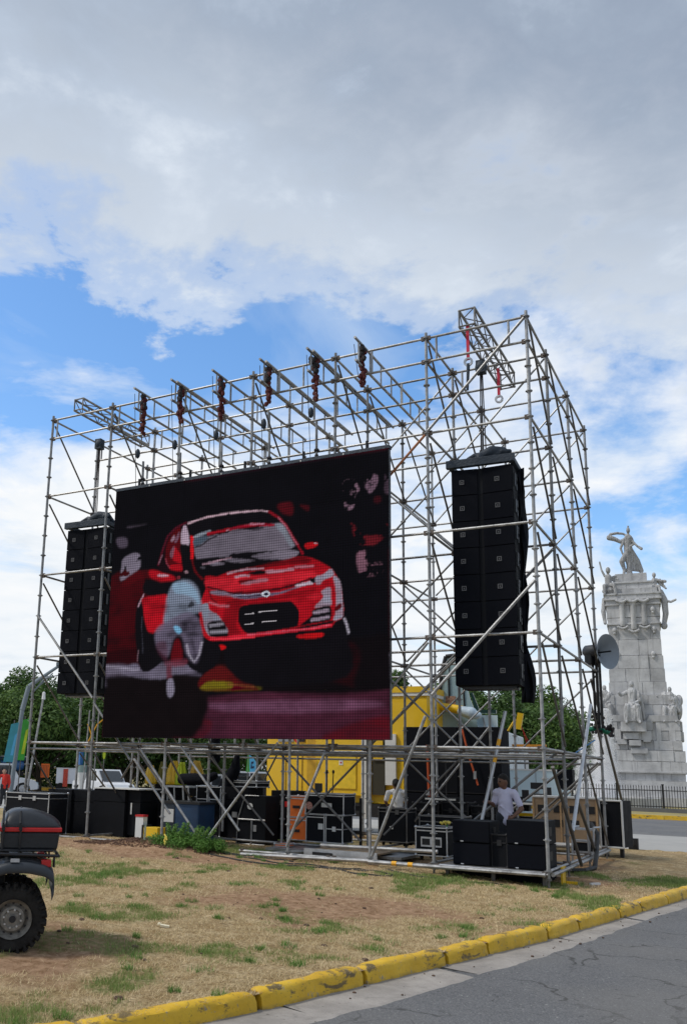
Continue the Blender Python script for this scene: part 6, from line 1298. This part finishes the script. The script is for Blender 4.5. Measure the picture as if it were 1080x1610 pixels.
# ---------------------------------------------------------------- people
def person(label, x, y, z, rz, H=1.66, shirt=SHIRT, skin=SKIN, pose='work', hair=HAIR, trousers=PANTS, vox=.013, cat='person'):
    """ local -y faces the viewer; +x is the viewer's right """
    t = thing('person', label, cat, (x, y, z), rz); s = H/1.66; q = lambda *a: tuple(v*s for v in a)
    b = MB()
    hd = (.015, -.02, 1.56) if pose == 'work' else (.0, 0, 1.56)
    fdir = Vector((-.80, -.55, -.26)).normalized() if pose == 'work' else Vector((0, 1, -.2)).normalized() if pose == 'back' else Vector((0, -1, 0))
    side = fdir.cross(Vector((0,0,1))).normalized(); upv = side.cross(fdir)
    hv = Vector(hd); nk = Vector((.035, .0, 1.40)) if pose == 'work' else Vector((0, 0, 1.40))
    b.ball(q(*hv), .104*s, 16, 12, (.90, .82, 1.12)); jaw = hv+fdir*.035-upv*.055; b.ball(q(*jaw), .068*s, 14, 10, (1, .95, 1))
    nose = hv+fdir*.105-upv*.015; b.tube(q(*(hv+fdir*.085+upv*.02)), q(*nose), .011*s, 8, .018*s); b.ball(q(*nose), .018*s, 8, 6)
    for sd in (-1, 1): b.ball(q(*(hv+side*sd*.088-fdir*.005-upv*.01)), .026*s, 8, 6, (.6,.6,1.1))
    b.ball(q(*(hv+fdir*.085-upv*.055)), .020*s, 8, 6, (1, 1, .5))
    limb(b, [q(*nk), q(*(hv-upv*.05))], [.058*s, .055*s])
    limb(b, [q(.06,0,.95), q(.05,0,1.15), q(.05,0,1.28)], [.115*s,.105*s,.095*s]); limb(b, [q(-.09,.03,1.34), q(.17,-.03,1.34)], [.050*s,.050*s])
    if pose == 'work':
        L = [(.22,-.06,1.33),(.33,-.12,1.07),(.17,-.24,.93)]; Rr = [(-.10,.05,1.33),(-.16,.06,1.12),(-.235,-.12,1.17)]
    elif pose == 'back':
        L = [(.20,0,1.33),(.27,.02,1.08),(.20,.15,.95)]; Rr = [(-.20,0,1.33),(-.27,.02,1.08),(-.18,.15,.95)]
    else:
        L = [(.20,0,1.33),(.26,.02,1.06),(.24,-.08,.82)]; Rr = [(-.20,0,1.33),(-.26,.02,1.06),(-.22,-.10,.84)]
    for A in (L, Rr): limb(b, [q(*A[0]), q(*A[1]), q(*A[2])], [.052*s,.043*s,.030*s])
    for A, dd_ in ((L, Vector((-.8,-.3,-.5))), (Rr, Vector((-.9,-.3,.1)))):
        w = Vector(A[2]); d = dd_.normalized() if pose == 'work' else Vector((0,.1 if pose == 'back' else -.1,-1)); up_ = Vector((0,0,1)) if abs(d.z) < .8 else Vector((0,1,0)); sv = d.cross(up_).normalized(); pv = sv.cross(d)
        b.ball(q(*(w+d*.045)), .036*s, 10, 8, (1.1,1.0,1.0))
        for k, (o, ln) in enumerate([(-.030,.060),(-.010,.072),(.010,.068),(.028,.052)]):
            r0 = w+d*.065+pv*o; k1 = r0+d*ln*.55-sv*.006; k2 = k1+d*ln*.35-sv*.028; limb(b, [q(*r0), q(*k1), q(*k2)], [.0105*s,.0098*s,.0085*s], 8)
        tb_ = w+d*.03+pv*.035; limb(b, [q(*tb_), q(*(tb_+pv*.025+d*.025-sv*.01)), q(*(tb_+pv*.018+d*.055-sv*.03))], [.013*s,.012*s,.010*s], 8)
    hipL, hipR = (.14,0,.90), (-.02,0,.90)
    for hp, sx in ((hipL, 1), (hipR, -1)): limb(b, [q(*hp), q(hp[0]+sx*.02,-.03,.47), q(hp[0]+sx*.03,.03,.08)], [.095*s,.06*s,.04*s])
    remesh('body', b, skin, vox*s, t, 2)
    for sd in (-1, 1):
        e = hv+fdir*.088+side*sd*.034+upv*.012; MB().ball(q(*e), .0125*s, 8, 6).build('eye', HAIR, t, True)
    hb = MB(); hb.ball(q(*(hv-fdir*.018+upv*.028)), .103*s, 18, 14, (.92,.86,1.05)); hb.ball(q(*(hv-fdir*.055-upv*.01)), .078*s, 12, 10)
    o = remesh('hair', hb, hair, .012*s, t, 1)
    sh = MB(); limb(sh, [q(.06,0,.88), q(.05,0,1.02), q(.045,-.01,1.18), q(.045,0,1.30)], [.150*s,.140*s,.135*s,.12*s]); limb(sh, [q(-.11,.03,1.345), q(.20,-.03,1.345)], [.070*s,.074*s]); limb(sh, [q(-.04,0,1.385), q(.11,0,1.385)], [.06*s,.06*s])
    for A, f_ in ((L, .72), (Rr, .80 if pose == 'work' else .72)):
        a, c = Vector(A[0]), Vector(A[1]); e = a+(c-a)*f_; limb(sh, [q(*a), q(*e)], [.066*s,.060*s])
    if shirt is REDJ:
        for A in (L, Rr): limb(sh, [q(*A[0]), q(*A[1]), q(*(Vector(A[2])+Vector((0,0,.03))))], [.078*s,.065*s,.05*s])
    for k in range(4): a0 = -.05+.05*k; limb(sh, [q(a0,-.13,1.12-.04*k), q(a0+.10,-.125,1.05-.03*k)], [.016*s,.010*s], 6)
    remesh('shirt' if shirt is not REDJ else 'jacket', sh, shirt, .014*s, t, 2)
    tr = MB(); limb(tr, [q(-.0,0,.90), q(.12,0,.90)], [.14*s,.14*s])
    for hp, sx in ((hipL, 1), (hipR, -1)): limb(tr, [q(*hp), q(hp[0]+sx*.02,-.03,.47), q(hp[0]+sx*.03,.03,.10)], [.115*s,.085*s,.065*s])
    remesh('trousers', tr, trousers, .018*s, t, 2)
    for hp, sx in ((hipL, 1), (hipR, -1)):
        f_ = MB(); limb(f_, [q(hp[0]+sx*.03,.04,.045), q(hp[0]+sx*.04,-.10 if pose != 'back' else .16,.035)], [.045*s,.04*s]); remesh('shoe', f_, PLAS, .014*s, t, 1)
    return t
person('worker in a pale lilac T-shirt and dark trousers standing between the subwoofer stacks, looking down', 10.52, 1.60, .14, face(10.52, 1.60), 1.70)
person('person in a white T-shirt seen from behind near the yellow truck', 6.58, 6.55, .05, face(6.58, 6.55), 1.62, SHIRTW, SKIN, 'back', trousers=mat('grey_trousers', (.12,.12,.13), .85))
person('person in a red jacket at the far left edge beside the white off-road car', -14.5, 14.1, -.02, face(-14.5, 14.1), 1.6, REDJ, SKIN2, 'front', vox=.02)
MB().tube((10.62,1.62,3.05), (10.13,1.20,.62), .033, 8).build('leaning_tube', ALU, smooth=True, label='bright leaning tube with yellow tape bands held by the worker', cat='tube')
for k, (a, c) in enumerate(((.22,.27),(.36,.40))):
    p0, p1 = Vector((10.62,1.62,3.05)), Vector((10.13,1.20,.62)); MB().tube(p0+(p1-p0)*a, p0+(p1-p0)*c, .036, 8).build('tape_band', YELT, bpy.data.objects['leaning_tube'])

# ---------------------------------------------------------------- quad bike
QB = thing('quad_bike', 'dark grey quad bike with black top box at the left edge', 'quad bike', (8.60, -9.17, float(gz(8.60,-9.17))-.01), math.pi+face(8.60, -9.17)+R(2)); QB.scale = (.92, .92, .92); QB.location.x -= .03; QB.location.y -= .04
def wheel(x, y, r, w, out):
    tr = MB(); prof = [(r*.56,-w/2+.02),(r*.72,-w/2),(r*.90,-w/2+.015),(r*.975,-w/2+.05),(r*.985,0),(r*.975,w/2-.05),(r*.90,w/2-.015),(r*.72,w/2),(r*.56,w/2-.02)]
    tr.lathe(prof, 48, 'y', (x, y, r))
    for k in range(26):
        a = 2*math.pi*k/26
        for sd in (-1, 1):
            aa = a+(.12 if sd > 0 else 0); m_ = Matrix.Rotation(-aa, 3, 'Y'); c = m_@Vector((r*.985, 0, 0)); tr.cbox((x+c.x, y+sd*w*.26, r+c.z), (.034, w*.40, .030), m_@Matrix.Rotation(sd*.35, 3, 'X'))
            c = m_@Vector((r*.93, 0, 0)); tr.cbox((x+c.x, y+sd*(w/2-.012), r+c.z), (.06, .028, .026), m_)
    wt = tr.build('wheel', TIRE, QB, True); yo = y+out*(w/2)
    rm = MB(); rm.lathe([(r*.58, yo-out*.00),(r*.56, yo-out*.015),(r*.50, yo-out*.05),(r*.44,yo-out*.085),(r*.40,yo-out*.075),(r*.36,yo-out*.05),(r*.28,yo-out*.045),(r*.24,yo-out*.06),(r*.12,yo-out*.06),(r*.10,yo-out*.03),(0,yo-out*.03)], 40, 'y', (x, 0, r)); rm.build('rim', RIM, wt, True)
    hl = MB()
    for k in range(12): a = 2*math.pi*k/12; hl.lathe([(0,-.004),(.013,-.004),(.013,.004),(0,.004)], 8, 'y', (x+math.cos(a)*r*.455, yo-out*.070, r+math.sin(a)*r*.455))
    hl.build('rim_holes', IRON, wt); bl = MB()
    for k in range(8): a = 2*math.pi*k/8+.2; bl.lathe([(0,-.012),(.011,-.012),(.011,.012),(0,.012)], 6, 'y', (x+math.cos(a)*r*.26, yo-out*.045, r+math.sin(a)*r*.26))
    bl.build('wheel_bolts', ALU, wt, kind='stuff'); MB().lathe([(0,-.02),(r*.10,-.02),(r*.10,.02),(0,.02)], 16, 'y', (x, yo-out*.02, r)).build('hub_cap', IRON, wt, True)
for x in (0, 1.25):
    wheel(x, .0, .335, .24, 1); wheel(x, -.80, .335, .24, -1)
MB().tube((0,-.7,.335), (0,-.1,.335), .05, 10).tube((1.25,-.7,.335), (1.25,-.1,.335), .04, 10).build('axle', IRON, QB, True)
MB().box(-.1,1.3,-.55,-.25,.38,.62).box(.1,.9,-.6,-.2,.5,.78).build('frame_block', IRON, QB, bevel=.02)
def fender(x, y0, y1):
    pts = [(-.37,.62),(-.395,.70),(-.38,.80),(-.30,.865),(-.12,.90),(.08,.90),(.26,.84),(.38,.72),(.46,.55)]; V = []
    P_ = []; 
    for i in range(len(pts)-1):
        for s in (0,.33,.66): P_.append((pts[i][0]*(1-s)+pts[i+1][0]*s, pts[i][1]*(1-s)+pts[i+1][1]*s))
    P_.append(pts[-1]); ys = [y1-.0, y1-.0, y1-.03, y1-.12, (y0+y1)/2, y0]; dz = [-.115,-.04,0,.015,.02,.02]
    for px, pz in P_:
        for y, d in zip(ys, dz): V.append((x+px, y, pz+d))
    k = len(ys); F = [(i*k+j, i*k+j+1, (i+1)*k+j+1, (i+1)*k+j) for i in range(len(P_)-1) for j in range(k-1)]
    o = MB().add(V, F).build('fender', FEND, QB, True); m_ = o.modifiers.new('t', 'SOLIDIFY'); m_.thickness = .018; b_ = o.modifiers.new('s', 'SUBSURF'); b_.levels = 1; b_.render_levels = 2
fender(0, -.30, .17); fender(0, -.50, -.97); fender(1.25, -.30, .17); fender(1.25, -.50, -.97)
sb = MB(); limb(sb, [(.22,-.4,.88),(.55,-.4,.90),(.85,-.4,.98)], [.16,.15,.14], 14); remesh('seat', sb, PLAS, .025, QB, 3)
tk_ = MB(); limb(tk_, [(.85,-.4,.88),(1.3,-.4,.92)], [.17,.12], 14); remesh('tank_cover', tk_, FEND, .03, QB, 3)
MB().path([(.95,-.4,.95),(.98,-.4,1.15),(.92,-.75,1.2)], .018).path([(.98,-.4,1.15),(.92,-.05,1.2)], .018).build('handlebar', IRON, QB)
rk = MB().path([(-.42,.10,.955),(-.42,-.90,.955),(.18,-.90,.975),(.30,-.75,.93),(.30,-.05,.93),(.18,.10,.975),(-.42,.10,.955)], .016, 8).path([(-.36,.0,1.0),(-.36,-.8,1.0),(.2,-.8,1.0),(.2,0,1.0),(-.36,0,1.0)], .013, 8)
for k in range(4): rk.path([(-.3+k*.13,.05,.965),(-.3+k*.13,-.85,.965)], .012, 6)
for x, y in ((-.38,.05),(-.38,-.85),(.2,.05),(.2,-.85)): rk.tube((x,y,.84), (x,y,.96), .013, 6)
rk.build('rear_rack', PLAS, QB, True)
MB().cbox((-.30,.05,.88), (.10,.13,.07)).build('tail_light', RED, QB, bevel=.01); MB().cbox((-.30,-.85,.88), (.10,.13,.07)).build('tail_light', RED, QB, bevel=.01); MB().cbox((.02,.145,.915), (.09,.02,.035)).build('decal', ALU, QB)
cbx = MB().prism([(-.41,1.0),(.17,1.0),(.19,1.19),(-.43,1.19)], -.78, -.02).build('cargo_box', PLAS, QB, bevel=.03)
ld = MB(); n = 22; prof = [(-.435,1.235),(-.425,1.29),(-.35,1.345),(-.2,1.40),(-.02,1.425),(.10,1.41),(.17,1.34),(.195,1.235)]
ring_ = []
for s in np.linspace(0, 1, 15):
    y = -.80+.80*s; e = (1-abs(2*s-1)**5)
    ring_.append([(px*(.93+.07*e)-.01, y, 1.235+(pz-1.235)*(.15+.85*e)) for px, pz in prof])
V = [p for r_ in ring_ for p in r_]; k = len(prof); F = [(i*k+j, i*k+j+1, (i+1)*k+j+1, (i+1)*k+j) for i in range(14) for j in range(k-1)]+[tuple(range(k)), tuple(14*k+j for j in range(k-1, -1, -1)), ]
lo = ld.add(V, F).build('lid', FEND if 0 else PLAS, cbx, True); m_ = lo.modifiers.new('s', 'SUBSURF'); m_.levels = 1; m_.render_levels = 2
MB().prism([(-.445,1.19),(.205,1.19),(.205,1.232),(-.445,1.232)], -.815, .012).build('red_stripe', RED, cbx, bevel=.008)
for x in (-.02, .155): MB().path([(x,.018,1.02),(x,.03,1.2),(x+.01,.02,1.27),(x+.01,-.10,1.385),(x,-.4,1.42)], .012, 6).cbox((x+.003,.028,1.235), (.035,.03,.06)).build('strap', IRON, cbx)
# ---------------------------------------------------------------- bush on the mound
bu = thing('bush', 'bright green leafy bush on the mulch mound before the scaffold', 'bush', (4.85, -.70, .25))
cs = []; rs = []
rg = np.random.default_rng(12)
for k in range(34): a = rg.random()*6.28; u = rg.random()**.6; cs.append((math.cos(a)*u*.86, math.sin(a)*u*.34, .10+rg.random()*.24*(1.1-u))); rs.append(.10+.08*rg.random())
inst('leaves', leaf_cloud('leaves', cs, rs, 9000, .021, LEAFB, seed=5, shell=.3), bu)
sm = MB(); lc_ = []
for k in range(34):
    a = rg.random()*6.28; u = rg.random()*.7; x, y = math.cos(a)*u, math.sin(a)*u*.45; h = .25+.25*rg.random(); tx, ty = x+rg.normal()*.08, y+rg.normal()*.05; sm.tube((x*.6,y*.6,-.05), (tx,ty,h), .006, 5, .003)
    for q_ in range(5): t_ = .5+.12*q_; lc_.append((x*.6+(tx-x*.6)*t_, y*.6+(ty-y*.6)*t_, h*t_+.0))
sm.build('stems', BARK, bu); inst('sprigs', leaf_cloud('sprigs', lc_, [.045]*len(lc_), 4500, .018, LEAFB, seed=8, shell=.2), bu)
fb = MB()
for k in range(9): fb.ball((-.12+rg.normal()*.02, -.42, .12+.02*k), .022, 6, 4)
fb.build('yellow_flower', mat('yellow_petals', (.8,.65,.12), .7), bu)
t = thing('plant', 'pale grey-green spiky stalk left of the bush', 'plant', (4.05, -.85, .2)); r = MB(); 
for k in range(26): z = .02*k; a = k*2.4; r.tube((0,0,z), (.06*math.cos(a)*(1-k/34),.06*math.sin(a)*(1-k/34),z+.07), .010, 4, .002)
r.tube((0,0,-.05), (.03,0,.5), .014, 6, .006); r.build('stalk', mat('grey_green_stalk', (.38,.42,.34), .8), t)
MB().cbox((9.05,-7.35,float(gz(9.05,-7.35))+.015), (.10,.045,.02), Euler((.1,.15,.5)).to_matrix()).ball((8.99,-7.37,float(gz(9.05,-7.35))+.03), .02, 8, 6).build('paper_scrap', mat('cream_paper', (.75,.68,.5), .8), label='small cream scrap lying on the dry grass', cat='litter')
